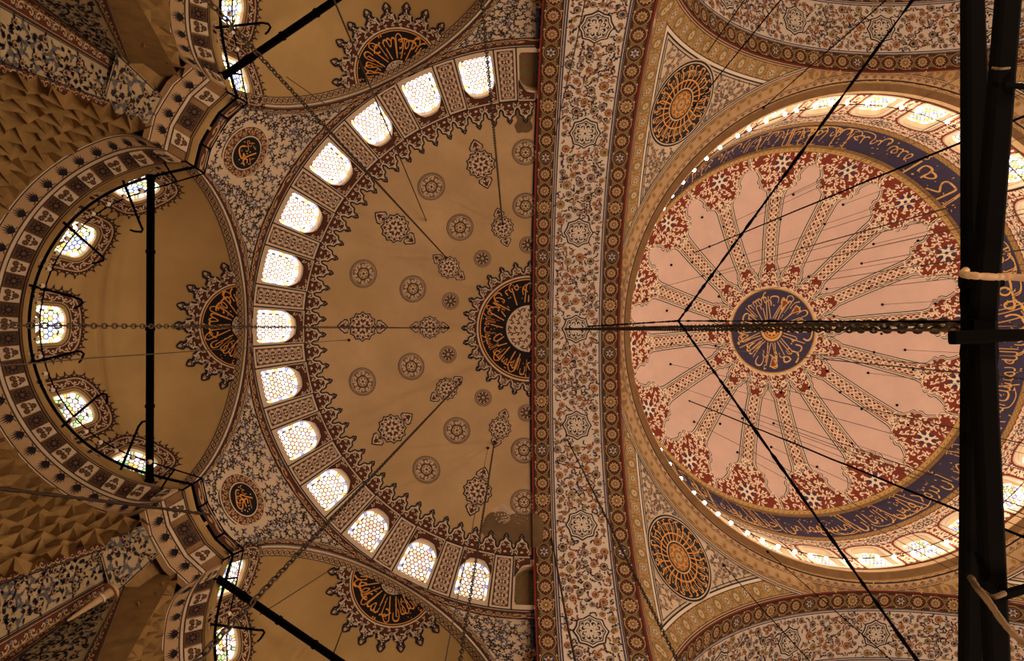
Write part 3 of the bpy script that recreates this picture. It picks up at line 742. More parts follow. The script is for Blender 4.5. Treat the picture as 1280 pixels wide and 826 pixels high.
P_ = Pat(); P_.put(scroll(Lr, .30, 'tan', 'slate', .30, 3, .17), 0, .23); pend.lay(P_.warp(lambda V: V / (Lr, 1)), EDGE, .01)
# top band under the windows
TOPB = Chart(lambda V: pend_f(np.stack([V[:, 0], 1 - V[:, 1] / len_at(V[:, 0])], 1)), (0, 0, ZS))
P_ = Pat(); hband('ink', 1, 0, .05, .02, .98); hband('maroon', 1, .12, .42, .03, .97); hband('ink', 2, .1, .13, .03, .97); hband('ink', 2, .40, .43, .03, .97)
pend.lay(P_, TOPB, .02)
P_ = Pat(); Lt = R2 * R_(61.5); P_.put(scroll(Lt * .92, .24, 'tan', 'slate', .25, 3, .15), Lt * .04, .15); pend.lay(P_.warp(lambda V: V / (Lt, 1)), TOPB, .02)
# field of dark leaf scrolls either side of the roundel
r_ = random.Random(5); stampc = Pat().put(curl('ink', .26, 0)).put(leaf('ink', .6, .36, 0), .4, .3, .8).put(leaf('ink', .5, .3, 0), -.3, -.3, 3.6)
P_ = Pat()
pm = pend_f(A_([[.5, .46]]))[0]; rad = .98
for q in range(7000):
    s, t = r_.uniform(.12, .88), r_.uniform(.02, .98); pt = pend_f(A_([[s, t]]))[0]; L = len_at(A_([s]))[0]
    if t * L < .78 or (1 - t) * L < .5 or np.linalg.norm(pt - pm) < rad * 1.06: continue
    if any(np.linalg.norm(pt - w) < .165 for w in P_.it): continue
    P_.it.append(pt); a = r_.uniform(0, 6.28)
    e = 1e-3; du = pend_f(A_([[s + e, t]]))[0] - pt; dv = pend_f(A_([[s, t + e]]))[0] - pt; du /= np.linalg.norm(du); dv -= du * (dv @ du); dv /= np.linalg.norm(dv); n_ = np.cross(du, dv); n_ *= np.sign(n_ @ (A_([0, 0, ZS]) - pt))
    sc = .17
    for m, k, V, T in Pat().put(stampc, rot=a, sc=sc).it: pend.add('slate' if q % 3 == 0 else m, pt + n_ * .02 + V[:, :1] * du + V[:, 1:] * dv, T)
pmesh = pend.mesh('pendentive')
# roundel with a name, drawn stroke by stroke as in the photograph (coordinates in the 60 px crops)
def calli_roundel(strokes, dots):
    p = Pat().disc('ink', 0, .98, n=48, nr=5).disc('cream', 1, .955, n=48, nr=5).disc('maroon', 2, .90, n=48, nr=5)
    for q in range(26):
        a = 2 * pi * q / 26; p.put(curl('tan', .2, 3), .765 * cos(a), .765 * sin(a), a + (1 if q % 2 else -1), .2)
        p.put(rosette(5, 'rust', 'cream', 'ink', .05, 3), .85 * cos(a + .12), .85 * sin(a + .12)).put(rosette(5, 'rust', 'tan', 'ink', .045, 3), .675 * cos(a + .12), .675 * sin(a + .12))
    p.disc('ink', 3, .63, n=40, nr=3).disc('cream', 4, .61, n=40, nr=3).disc('black', 5, .565, n=40, nr=3)
    for s, w in strokes: p.stroke('orange', 6, smooth(s), w)
    for x, y, r in dots: p.disc('cream', 6, r, x, y, 7)
    return p
def crop(P, cx, cy, k): return (A_(P, float) - (cx, cy)) / k
# upper roundel
k = 560.0
up_s = [(crop([(440, 310), (400, 262), (340, 250), (290, 300), (262, 400), (265, 470), (300, 465), (345, 405)], 405, 470, k), .05), (crop([(340, 400), (342, 470), (335, 500)], 405, 470, k), .03),
        (crop([(240, 645), (248, 560), (290, 510), (340, 510), (450, 560), (565, 620)], 405, 470, k), .05), (crop([(270, 530), (330, 545), (340, 590), (300, 645)], 405, 470, k), .04),
        (crop([(410, 390), (415, 430), (460, 420), (480, 350), (440, 310)], 405, 470, k), .022), (crop([(405, 590), (350, 740)], 405, 470, k), .02), (crop([(400, 655), (445, 655), (480, 690)], 405, 470, k), .022),
        (crop([(520, 250), (560, 280), (540, 330), (590, 360), (540, 400), (500, 350), (520, 250)], 405, 470, k), .016), (crop([(590, 370), (630, 410)], 405, 470, k), .016), (crop([(585, 430), (580, 500), (610, 490)], 405, 470, k), .018)]
up_d = [((x - 405) / k, (y - 470) / k, .022) for x, y in ((340, 330), (470, 225), (400, 470), (470, 490), (210, 555), (325, 690), (590, 530), (205, 450))]
lo_s = [(crop([(250, 350), (205, 385), (215, 455), (265, 520), (330, 605), (410, 655), (470, 640), (480, 590), (440, 520), (430, 470), (385, 465), (360, 510), (385, 540)], 425, 415, k), .045),
        (crop([(560, 255), (440, 335), (330, 395), (330, 440), (430, 435), (440, 390), (480, 370), (530, 430)], 425, 415, k), .045), (crop([(430, 435), (480, 480), (540, 520)], 425, 415, k), .04),
        (crop([(310, 450), (275, 500), (300, 560), (355, 585), (410, 545)], 425, 415, k), .03), (crop([(515, 325), (650, 455)], 425, 415, k), .02), (crop([(240, 210), (225, 250), (260, 290), (330, 260), (300, 310), (360, 340), (410, 280)], 425, 415, k), .018)]
lo_d = [((x - 425) / k, (y - 415) / k, .024) for x, y in ((260, 420), (485, 220), (210, 300), (610, 510), (545, 600), (605, 575), (410, 600), (310, 510), (500, 660), (575, 455))]
cal = {'up': calli_roundel(up_s, up_d), 'lo': calli_roundel(lo_s, lo_d)}
for a, key in ((0.0, 'up'), (-R_(61.5), 'lo'), (R_(61.5), None), (-R_(123), None)):
    Mx = Matrix.Translation(C_SEMI) @ Matrix.Rotation(a, 4, 'Z')
    me = pmesh if key else cut_mesh(pmesh, Mx)
    pe = part('pendentive', None, loc=C_SEMI, rz=a, data=me)
    # roundel on the tangent plane, curved with the surface; x and y follow the image axes
    c, s = cos(-a), sin(-a); ex = A_([c, s, 0]); ey = A_([-s, c, 0]); e = 1e-3
    d1 = pend_f(A_([[.5 + e, .46]]))[0] - pm; d2 = pend_f(A_([[.5, .46 + e]]))[0] - pm; nn = np.cross(d1, d2); nn /= np.linalg.norm(nn)
    if nn @ (A_([0, 0, ZS]) - pm) < 0: nn = -nn
    fx = ex - nn * (ex @ nn); fx /= np.linalg.norm(fx); fy = ey - nn * (ey @ nn) - fx * (fx @ ey); fy /= np.linalg.norm(fy)
    g = Ink(); pt = cal[key] if key else cal['up']
    for m, k_, V, T in pt.it: g.add(m, V[:, :1] * fx + V[:, 1:] * fy + nn * (.10 + .007 * k_ - .03 * (V ** 2).sum(1)[:, None]), T)
    me = g.mesh('calligraphic_roundel')
    if not key: me = cut_mesh(me, Mx @ Matrix.Translation(Vector(pm)))
    if me: link('calligraphic_roundel', me, pe, tuple(pm))

# ------------------------------------------------------------------ cornice of the exedrae
XC, RC = XE, 4.81; DE = A_([-cos(R_(30.75)), -sin(R_(30.75))])
pth, nrm = [], []
def addp(p, n): pth.append(A_(p, float)); n = A_(n, float); nrm.append(n / np.linalg.norm(n))
dlo = A_([DE[0], -DE[1]])
addp((KP[1][0], -KP[1][1]), dlo); addp((KP[0][0], -KP[0][1]), dlo)
for q in np.linspace(-90, 90, 121):
    a = R_(q); n = A_([-cos(a), -sin(a)]); t = max(0, (abs(q) - 68) / 22); n = n * (1 - t) + (DE if q > 0 else dlo) * t
    addp((XC - RC * cos(a), -RC * sin(a)), n)
addp(KP[0], DE); addp(KP[1], DE)
pth, nrm = A_(pth), A_(nrm); LU = np.concatenate([[0], np.cumsum(np.linalg.norm(np.diff(pth, axis=0), axis=1))]); LTOT = LU[-1]
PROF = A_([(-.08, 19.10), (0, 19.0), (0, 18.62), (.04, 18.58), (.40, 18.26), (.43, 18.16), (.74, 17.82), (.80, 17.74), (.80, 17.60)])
LV = np.concatenate([[0], np.cumsum(np.linalg.norm(np.diff(PROF, axis=0), axis=1))])
def corn_f(V):
    B = np.stack([np.interp(V[:, 0], LU, pth[:, j]) for j in (0, 1)], 1); N = np.stack([np.interp(V[:, 0], LU, nrm[:, j]) for j in (0, 1)], 1)
    w = np.interp(V[:, 1], LV, PROF[:, 0]); z = np.interp(V[:, 1], LV, PROF[:, 1]); P = B + N * w[:, None]
    return np.stack([P[:, 0], P[:, 1], z], 1)
CORN = Chart(corn_f, (-3, 0, 8))
u_arc0 = LU[2]; per = RC * R_(9.65)
g = Ink()
vv = sorted(set(list(LV) + [LV[3] + .12, LV[3] + .24, LV[5] + .15]))
uall = np.unique(np.concatenate([LU, np.linspace(0, LTOT, 160)]))
def strip(ink, m, v0, v1, off=0.0, u0=0, u1=LTOT):
    u = uall[(uall >= u0) & (uall <= u1)]; ink.skin(m, CORN, u, np.linspace(v0, v1, max(2, int((v1 - v0) / .15) + 1)), off)
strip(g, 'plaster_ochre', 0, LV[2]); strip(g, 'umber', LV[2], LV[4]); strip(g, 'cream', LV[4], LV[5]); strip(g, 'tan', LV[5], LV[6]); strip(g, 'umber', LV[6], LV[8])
strip(g, 'ink', LV[2] - .05, LV[2] + .05, .012); strip(g, 'ink', LV[4] - .01, LV[4] + .02, .012); strip(g, 'ink', LV[5] + .02, LV[5] + .05, .012); strip(g, 'ink', LV[6] - .03, LV[6], .012); strip(g, 'cream', LV[6] + .0, LV[6] + .03, .012)
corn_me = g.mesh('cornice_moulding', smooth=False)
v0, v1 = LV[3] + .01, LV[4] - .01; hv = v1 - v0
lights, darks = [], []
nc = 9
for i in range(-nc, nc + 1): lights.append((u_arc0 + RC * R_(90 + i * 9.65) - .19, u_arc0 + RC * R_(90 + i * 9.65) + .19))
for i in range(-nc, nc): darks.append((u_arc0 + RC * R_(90 + (i + .5) * 9.65) - .215, u_arc0 + RC * R_(90 + (i + .5) * 9.65) + .215))
lights = [(a, b) for a, b in lights if a > LU[1] - .3 and b < LTOT - LU[1] + .3]
lights += [(LTOT - .98, LTOT - .56), (.56, .98)]; darks.append((LTOT - .36, LTOT)); darks.append((0, .36))
def corbel_block(a, b):
    g = Ink(); c = .035; us = np.linspace(a, b, 4); vs_ = np.linspace(v0, v1, 4)
    V, T = [], gridT(4, 4)
    X, Y = np.meshgrid(us, vs_); top = CORN(np.stack([X.ravel(), Y.ravel()], 1), .085); g.add('cream', top, T)
    for side in ((us, us * 0 + v0), (us, us * 0 + v1), (us[0] + 0 * vs_, vs_), (us[-1] + 0 * vs_, vs_)):
        q = np.stack(side, 1); g.add('tan', np.concatenate([CORN(q, .085), CORN(q, 0)]), gridT(2, 4))
    p = Pat(); m = (a + b) / 2
    for q, s in ((.24, .16), (.66, .17)):
        for x in ((-.09, .09) if q > .5 else (0,)): p.put(rosette(6, 'umber', 'ink', 'rust', .085, 0), m + x, v0 + hv * q)
    p.put(leaf('ink', .13, .06, 0), m, v0 + hv * .45, pi / 2).put(leaf('ink', .1, .05, 0), m - .07, v0 + hv * .3, 2.2).put(leaf('ink', .1, .05, 0), m + .07, v0 + hv * .3, .9)
    return g.lay(p, CORN, .093)
def corbel_recess(a, b):
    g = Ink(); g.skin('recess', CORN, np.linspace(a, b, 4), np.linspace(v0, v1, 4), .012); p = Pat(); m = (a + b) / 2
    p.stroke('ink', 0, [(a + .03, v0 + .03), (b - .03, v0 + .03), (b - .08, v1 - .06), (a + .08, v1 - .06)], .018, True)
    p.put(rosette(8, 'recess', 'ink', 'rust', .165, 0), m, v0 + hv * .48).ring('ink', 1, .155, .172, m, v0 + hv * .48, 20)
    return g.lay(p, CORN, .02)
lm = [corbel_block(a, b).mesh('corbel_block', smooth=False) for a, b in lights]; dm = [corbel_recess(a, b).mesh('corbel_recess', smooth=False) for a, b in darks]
palm = Pat()
for i in range(7):
    a = R_(90 + (i - 3) * 15); palm.put(leaf('ink', 1.0 - .07 * abs(i - 3) ** 1.4, .15, 0), .05 * cos(a), .02, a)
palm.disc('ink', 0, .09, 0, .05, 8).stroke('ink', 0, [(-.5, .0), (-.2, .12), (0, .02), (.2, .12), (.5, 0)], .06)
g = Ink(); p = Pat(); pv0, pv1 = LV[5] + .06, LV[6] - .05; step = .50
n0 = int(LTOT / step)
for i in range(n0): p.put(palm, (i + .5) * LTOT / n0, pv0 + .01, 0, .29, (pv1 - pv0) * 1.02)
p.put(scroll(LTOT, .13, 'tan', None, .14, 0, .16), 0, LV[6] + .03)
palm_me = g.lay(p, CORN, .014).mesh('palmette_band')
for kx, a in enumerate(EXA):
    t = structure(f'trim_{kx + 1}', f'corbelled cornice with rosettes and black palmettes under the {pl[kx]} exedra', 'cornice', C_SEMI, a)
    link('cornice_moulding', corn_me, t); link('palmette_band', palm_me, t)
    for me in lm: link('corbel_block', me, t)
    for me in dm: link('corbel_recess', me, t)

# ------------------------------------------------------------------ niches below the cornice, carved into facets, and the corner walls between them
def facets(r0, r1, z0, z1, a0, a1, cx, seed, du=.52, dv=.30):
    r = random.Random(seed); nv = int((z0 - z1) / dv); nu = int((a1 - a0) * r0 / du); g = Ink(); P = np.zeros((nv + 1, 2 * nu + 1, 3))
    for j in range(nv + 1):
        for i in range(2 * nu + 1):
            t = j / nv; a = a0 + (a1 - a0) * i / (2 * nu); m = 1 if 0 < j < nv else 0
            rad = r0 + (r1 - r0) * t + m * ((-.20 if j % 2 else .03) + (.07 if (i + j // 2) % 2 else -.07) + r.uniform(-.05, .05))
            zz = z0 + (z1 - z0) * t + m * ((.15 if i % 2 else -.15) + r.uniform(-.07, .07)); a += m * r.uniform(-.018, .018)
            P[j, i] = (cx - rad * cos(a), -rad * sin(a), zz)
    V = P.reshape(-1, 3); T = gridT(nv + 1, 2 * nu + 1); F = V[T].reshape(-1, 3)
    g.add('carved', F, np.arange(len(F)).reshape(-1, 3)); return g
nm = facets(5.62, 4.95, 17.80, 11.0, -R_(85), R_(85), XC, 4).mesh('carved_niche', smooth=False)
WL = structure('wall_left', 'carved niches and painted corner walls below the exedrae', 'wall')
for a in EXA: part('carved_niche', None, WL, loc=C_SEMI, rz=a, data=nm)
def quad_chart(q):
    q = A_(q, float)
    def f(V): u, v = V[:, :1], V[:, 1:]; return q[0] * (1 - u) * (1 - v) + q[1] * u * (1 - v) + q[2] * u * v + q[3] * (1 - u) * v
    return Chart(f, (0, 0, 2))
def spray(L, H, seed, m=('ink', 'slate', 'ink'), den=.62, sc=.3):
    """field of dark flower sprays on a pale ground"""
    r = random.Random(seed); p = Pat(); pts = []
    for q in range(int(L * H * 90)):
        x, y = r.uniform(.1, L - .1), r.uniform(.1, H - .1)
        if any((x - a) ** 2 + (y - b) ** 2 < (sc * den) ** 2 for a, b in pts): continue
        pts.append((x, y)); c = m[len(pts) % len(m)]; a = r.uniform(0, 6.28)
        k = len(pts) % 3
        if k == 0: p.put(flower(c, 'tan', c, 'rust', 8, 0), x, y, a, sc * .36)
        elif k == 1: p.put(rosette(6, 'olive', c, 'rust', sc * .26, 0), x, y)
        for j in range(3 + (k == 2) * 2):
            b = a + j * 2.2; p.put(leaf(c, sc * .52, sc * .22, 0), x + sc * .2 * cos(b), y + sc * .2 * sin(b), b + .5)
        p.stroke(c, 0, [(x, y), (x + sc * .5 * cos(a), y + sc * .5 * sin(a)), (x + sc * .8 * cos(a + .5), y + sc * .8 * sin(a + .5))], sc * .05)
    return p
def inside(p, cond): return cut(p, cond)
for sgn, nm_ in ((-1, 'upper'), (1, 'lower')):
    Y = lambda y: -y * sgn * -1
    yy = lambda y: sgn * y
    g = Ink()
    # wall facing the hall (constant X), wall facing the axis (constant Y): an inner corner with a painted edge band
    A = [(-10.5, yy(6.92), 17.2), (-10.5, yy(5.67), 17.2), (-10.5, yy(4.6), 10.5), (-10.5, yy(6.92), 10.5)]
    B = [(-10.5, yy(6.92), 17.2), (-10.35, yy(6.92), 17.2), (-7.3, yy(6.92), 10.5), (-10.5, yy(6.92), 10.5)]
    for q, W_, H_, sd in ((A, 1.8, 6.7, 21), (B, 2.4, 6.7, 22)):
        ch = quad_chart(q); g.skin('tan_wall', ch, np.linspace(0, 1, 6), np.linspace(0, 1, 12))
        p = Pat()
        if sd == 21: p = spray(W_ - .5, H_ - .2, sd, sc=.30)
        else:
            for j in range(11):
                for s in (0, 1): p.put(Pat().put(curl('ink', .1, 0)).put(leaf('ink', .4, .3, 0), .3, .5, 1), .45 + .75 * s + (j % 2) * .25, .35 + j * .58, j * .9 + s * 2, .62, .62 * (-1 if s else 1))
            p.put(spray(W_ - .6, H_ - .2, 29, sc=.2, den=.9))
        p = p.warp(lambda V: V + (.45 if sd == 21 else .1, .1))
        bnd = Pat(); x0 = 0 if sd == 21 else 0
        for x, w, m, k in ((.0, .36, 'maroon', 1), (.04, .015, 'tan', 2), (.31, .015, 'tan', 2), (.36, .03, 'ink', 1), (.41, .02, 'ink', 1)):
            bnd.grid(m, k, x, x + w, 0, H_, .5)
        bnd.put(scroll(H_, .24, 'tan', 'slate', .26, 3, .14), .30, 0, pi / 2)
        for x, w, m, k in ((W_ - .30, .26, 'maroon', 1), (W_ - .34, .03, 'ink', 2), (W_ - .03, .03, 'ink', 2)): bnd.grid(m, k, x, x + w, 0, H_, .5)
        bnd.put(scroll(H_, .2, 'tan', None, .24, 3, .14), W_ - .07, 0, pi / 2)
        f = lambda V, W_=W_, H_=H_: V / (W_, H_)
        g.lay(p.warp(f), ch, .012); g.lay(bnd.warp(f), ch, .016)
    # the pier's rough core behind the painted corner, and the plain wall that runs on behind the next niche
    c30, s30 = cos(R_(30.75)), sin(R_(30.75)); er, et = A_([-c30, sgn * s30, 0]), A_([s30 * sgn, c30, 0])
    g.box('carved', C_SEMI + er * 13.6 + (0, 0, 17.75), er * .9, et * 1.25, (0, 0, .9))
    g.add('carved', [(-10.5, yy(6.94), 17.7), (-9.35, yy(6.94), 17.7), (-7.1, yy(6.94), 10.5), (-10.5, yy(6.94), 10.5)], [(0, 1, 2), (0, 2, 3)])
    # stepped corbel from the cornice corner to the corner of the walls
    ky = abs(KP[1][1]) + .40; kx_ = KP[1][0] + XS - .70
    K = [(kx_ + .02, yy(ky - .45), 17.62), (kx_ + .25, yy(ky + .42), 17.62), (-9.3, yy(7.0), 16.2), (-10.5, yy(5.3), 16.0)]
    K = [(-10.15, yy(5.55), 17.64), (-9.75, yy(6.35), 17.64), (-10.2, yy(7.0), 16.3), (-10.62, yy(5.5), 16.3)]
    ch = quad_chart(K); g.skin('tan_wall', ch, np.linspace(0, 1, 4), np.linspace(0, 1, 4)); p = spray(1.0, 1.4, 31, sc=.26)
    p.stroke('ink', 1, [(.03, .03), (.97, .03), (.97, 1.37), (.03, 1.37)], .03, True)
    g.lay(p.warp(lambda V: V / (1.0, 1.4)), ch, .014)
    part('corner_wall', g, WL)

# ------------------------------------------------------------------ great arches (frame centred under the main dome; this one spans X' = -16.07 .. -12)
RA, ZA = 12.6, 16.9
def arch_f(V):   # u metres along the curve from the crown (towards +Y), v metres across from the semi-dome edge
    b = V[:, 0] / RA; return np.stack([-16.07 + V[:, 1], RA * np.sin(b), ZA + RA * np.cos(b)], 1)
ARCH = Chart(arch_f, (-14, 0, ZA)); UL = RA * 1.36; AW = 4.07
g = Ink(); g.skin('pale', ARCH, np.linspace(-UL, UL, 120), np.linspace(0, AW, 12))
ee = np.linspace(-UL, UL, 100); a = arch_f(np.stack([ee, 0 * ee], 1)); r = a.copy(); kk = np.interp(np.abs(ee) / RA, [0, 1.0, 1.08, 1.36], [12.22, 12.22, 11.75, 11.3]) / RA; r[:, 1] *= kk; r[:, 2] = ZA + (r[:, 2] - ZA) * kk; r[:, 0] -= .02
g.add('red', np.concatenate([a, r]), gridT(2, len(ee)))
for v, s in ((0, 1), (AW, -1)):     # the arch's two faces
    ee = np.linspace(-UL, UL, 100); a = arch_f(np.stack([ee, 0 * ee + v], 1)); r = a.copy(); k_ = (RA + 1.6) / RA; r[:, 1] *= k_; r[:, 2] = ZA + (r[:, 2] - ZA) * k_
    g.add('rust', np.concatenate([a, r]), gridT(2, len(ee)))
p = Pat()
def lin(m, k, v0_, v1_): p.grid(m, k, -UL, UL, v0_, v1_, .4)
bands = ((0.0, .07, .83), (3.17, 3.20, 4.0))
lin('red', 1, 0, .09); lin('red', 1, AW - .09, AW)
for b0, b1 in ((.09, .80), (3.24, 3.98)):
    lin('maroon', 1, b0, b1); lin('ink', 2, b0, b0 + .03); lin('ink', 2, b1 - .03, b1)
for x in (.84, .93, 3.10, 3.19): lin('navy', 2, x, x + .045)
for x in (.80, 3.22): lin('cream', 2, x, x + .02)
fl = {c: flower(c, 'tan' if c in ('navy', 'ink') else 'ochre', c if c != 'olive' else 'rust', 'cream', 11) for c in ('navy', 'rust', 'olive', 'ink')}
big = Pat().radial('cream', 0, np.tile([1, .70], 11), nr=1).radial('ochre', 1, np.tile([.84, .56], 11), nr=1).disc('olive', 2, .42, n=12).ring('umber', 3, .26, .34, n=10).disc('gold', 3, .2, n=8)
for i in range(11): big.put(leaf('rust', .22, .1, 3), .45 * cos(.571 * i), .45 * sin(.571 * i), .571 * i)
pal = Pat().disc('navy', 0, .9, n=14).put(rosette(6, 'navy', 'cream', 'rust', .8, 1)).ring('olive', 2, .8, .95, n=16)
for b0, b1 in ((.09, .80), (3.24, 3.98)):
    mid = (b0 + b1) / 2; n = round(2 * UL / .74)
    for i in range(n):
        u = -UL + (i + .5) * 2 * UL / n; kk = i % 6
        p.put(pal if kk == 0 else big, u, mid, i * .7, .27 if kk == 3 else (.25 if kk == 0 else .22), dk=3)
    t = np.linspace(-UL, UL, n * 12 + 1); h = (b1 - b0) / 2 - .06; c = 2 * UL / n
    for s in (1, -1): p.stroke('ochre', 3, np.stack([t, mid + s * h * np.abs(np.sin((t + UL) / c * pi)) ** .6], 1), .035)
    for i in range(n + 1):
        u = -UL + i * c
        for s in (1, -1):
            p.put(leaf('olive', .22, .1, 4), u, mid + s * .08, s * 1.2).put(leaf('olive', .22, .1, 4), u, mid + s * .08, pi - s * 1.2)
            p.put(leaf('cream', .12, .05, 4), u + .12, mid + s * .27, s * .5)
kn = Pat().radial('ink', 0, lobes(8, 1.03, .13, 8), nr=3).radial('pale', 1, lobes(8, .93, .13, 8), nr=3).radial('ink', 2, lobes(8, .84, .13, 8), nr=3).radial('pale', 3, lobes(8, .77, .13, 8), nr=3).radial('ink', 4, lobes(8, .72, .13, 8), nr=3)
for i in range(8):
    a = i * pi / 4
    kn.stroke('pale', 5, smooth([(.60 * cos(a + .39), .60 * sin(a + .39)), (.46 * cos(a), .46 * sin(a)), (.12 * cos(a - .8), .12 * sin(a - .8)), (.46 * cos(a + pi + .3), .46 * sin(a + pi + .3))], 5), .055)
    kn.stroke('pale', 5, arc(.60, a + .05, a + .7, 6), .05).stroke('pale', 5, arc(.2, 0, 6.28, 7, .40 * cos(a + .39), .40 * sin(a + .39)), .05)
for x in (-.2, .2): kn.stroke('pale', 6, [(x, -.42), (x, .42)], .07, d=.3).stroke('pale', 6, [(-.42, x), (.42, x)], .07, d=.3)
KU = [i * .353 * RA for i in range(-3, 4)]
r_ = random.Random(12); pts = []
FV0, FV1 = 1.02, 3.06
for q in range(9000):
    u, v = r_.uniform(-UL, UL), r_.uniform(FV0 + .12, FV1 - .12)
    rad = r_.choice((.22, .19, .19, .155, .155, .12)) if q < 2500 else r_.choice((.13, .10))
    if any(abs(u - ku) < .9 and (u - ku) ** 2 + (v - 2.04) ** 2 < (.72 + rad) ** 2 for ku in KU): continue
    if any(abs(u - a) < .5 and (u - a) ** 2 + (v - b) ** 2 < (rad + c + .05) ** 2 for a, b, c in pts): continue
    pts.append((u, v, rad)); c = r_.choice(('navy', 'ink', 'ink', 'rust', 'rust', 'rust', 'olive'))
    p.put(fl[c] if rad > .1 else rosette(5, c, 'cream' if c != 'olive' else 'gold', 'rust', 1, 0), u, v, r_.uniform(0, 6), rad, dk=2)
    for j in range(2): 
        b = r_.uniform(0, 6.28); p.put(leaf('ink' if c != 'rust' else c, .11, .055, 2), u + (rad + .02) * cos(b), v + (rad + .02) * sin(b), b + .4)
for q in range(3600):
    u, v = r_.uniform(-UL, UL), r_.uniform(FV0 + .05, FV1 - .05)
    if any(abs(u - ku) < .9 and (u - ku) ** 2 + (v - 2.04) ** 2 < .72 ** 2 for ku in KU): continue
    if any(abs(u - a) < .4 and (u - a) ** 2 + (v - b) ** 2 < (c + .035) ** 2 for a, b, c in pts): continue
    pts.append((u, v, .045)); c = r_.choice(('ink', 'rust', 'navy')); b = r_.uniform(0, 6.28)
    p.put(leaf(c, .14, .075, 2), u, v, b).put(leaf(c, .11, .06, 2), u, v, b + 2)
g.lay(p, ARCH, .010, .006)
am = g.mesh('arch_soffit'); kmesh = None
for q, (a, nmx) in enumerate(((0, 'west'), (pi / 2, 'north'), (-pi / 2, 'south'), (pi, 'east'))):
    ar = part('arch_soffit', None, loc=C_MAIN, rz=a, data=am)
    for i, ku in enumerate(KU):
        o = arch_f(A_([[ku, 2.04]]))[0]
        if q == 0: 
            me = Ink().lay(Pat().put(kn, ku, 2.04, sc=.66), ARCH, .02).mesh('knot_medallion', o); kmesh = kmesh or []; kmesh.append(me)
        link('knot_medallion', kmesh[i], ar, tuple(o))

# the four great piers that carry the arches, below and beside the frame
g = Ink(); g.box('outer_stone', (0, 0, 8.9), (2.1, 0, 0), (0, 2.1, 0), (0, 0, 10.5)); pier_me = g.mesh('wall_pier', smooth=False)
for q, (sx, sy) in enumerate(((-1, -1), (-1, 1), (1, -1), (1, 1))):
    structure('wall_pier', 'great stone pier under a corner of the main dome', 'pier', tuple(C_MAIN + A_([14.3 * sx, 14.4 * sy, 0])), 0, pier_me)

# ------------------------------------------------------------------ main dome
ZC, RD = 41.65 - 15.27, 15.27
RING_IN, RING_OUT = 10.8, 11.34
def dome_f(V):    # (X, Y) seen from the axis by azimuthal distance s along the meridian of the cap
    s = np.hypot(V[:, 0], V[:, 1]); t = s / RD; u = V / (s[:, None] + 1e-12)
    return np.stack([RD * np.sin(t) * u[:, 0], RD * np.sin(t) * u[:, 1], ZC + RD * np.cos(t)], 1)
DOME = Chart(dome_f, (0, 0, 30)); sR = lambda R: RD * math.asin(R / RD)
S_OUT = sR(RING_IN)
def polar_grid(ink, m, chart, s0, s1, ns, na, a0=0, a1=2 * pi):
    S, Aa = np.meshgrid(np.linspace(s0, s1, ns), np.linspace(a0, a1, na), indexing='ij'); return ink.add(m, chart(np.stack([(S * np.cos(Aa)).ravel(), (S * np.sin(Aa)).ravel()], 1)), gridT(ns, na))
g = Ink(); polar_grid(g, 'plaster_rose', DOME, 1e-3, S_OUT, 50, 161); dome = part('main_dome', g, loc=C_MAIN)
# steep inscription band and window drum
def band_f(z0, r0, z1, r1):
    Lb = math.hypot(z1 - z0, r1 - r0)
    def f(V): t = V[:, 1] / Lb; R = r0 + (r1 - r0) * t; a = V[:, 0] / r0; return np.stack([R * np.cos(a), R * np.sin(a), z0 + (z1 - z0) * t], 1)
    return Chart(f, (0, 0, 30)), Lb
ZI, ZO, ZL = 2.187 * 17, 2.020 * 17, 30.75
INS, LI = band_f(ZO, RING_OUT, ZI, RING_IN); DR, LD = band_f(ZL, 11.50, ZO, RING_OUT)
CI, CD = 2 * pi * RING_OUT, 2 * pi * 11.50
g = Ink(); g.skin('navy', INS, np.linspace(0, CI, 181), np.linspace(0, LI, 8)); p = Pat()
for v0_, v1_ in ((0, .34), (LI - .26, LI)):
    p.grid('ochre', 1, 0, CI, v0_, v1_, .35).grid('umber', 2, 0, CI, v0_, v0_ + .05, .35).grid('umber', 2, 0, CI, v1_ - .05, v1_, .35).put(braid(CI, v1_ - v0_ - .1, 'umber', .3, 2, .17), 0, v0_ + .05)
# the verse, letters with feet towards the windows
tw = [VERSE, VERSE2, VERSE3, VERSE]; nW = 6
for i in range(nW):
    V, T = text_tri(tw[i % 3]); a0 = CI * i / nW; w = CI / nW * .97
    p.add('gold', 3, np.stack([a0 + w * (1 - V[:, 0]), .34 + (LI - .62) * V[:, 1]], 1), T)
r_ = random.Random(3)
for i in range(150):
    p.put(leaf('gold', .22, .06, 3), r_.uniform(0, CI), r_.uniform(.5, LI - .4), r_.uniform(0, 6)).disc('gold', 3, .035, r_.uniform(0, CI), r_.uniform(.5, LI - .4), 6)
for i in range(64):     # tall slanting shafts and sweeping tails of the script
    u = r_.uniform(0, CI); h = LI - .8
    p.stroke('gold', 3, smooth([(u, .5), (u + .25, .5 + h * .5), (u + .45, .45 + h), (u + .7, .40 + h)], 4), .055).stroke('gold', 3, smooth([(u + .2, .75), (u + .7, .5), (u + 1.3, .62), (u + 1.5, 1.0)], 4), .055)
g.lay(p, INS, .012); part('inscription_band', g, dome)
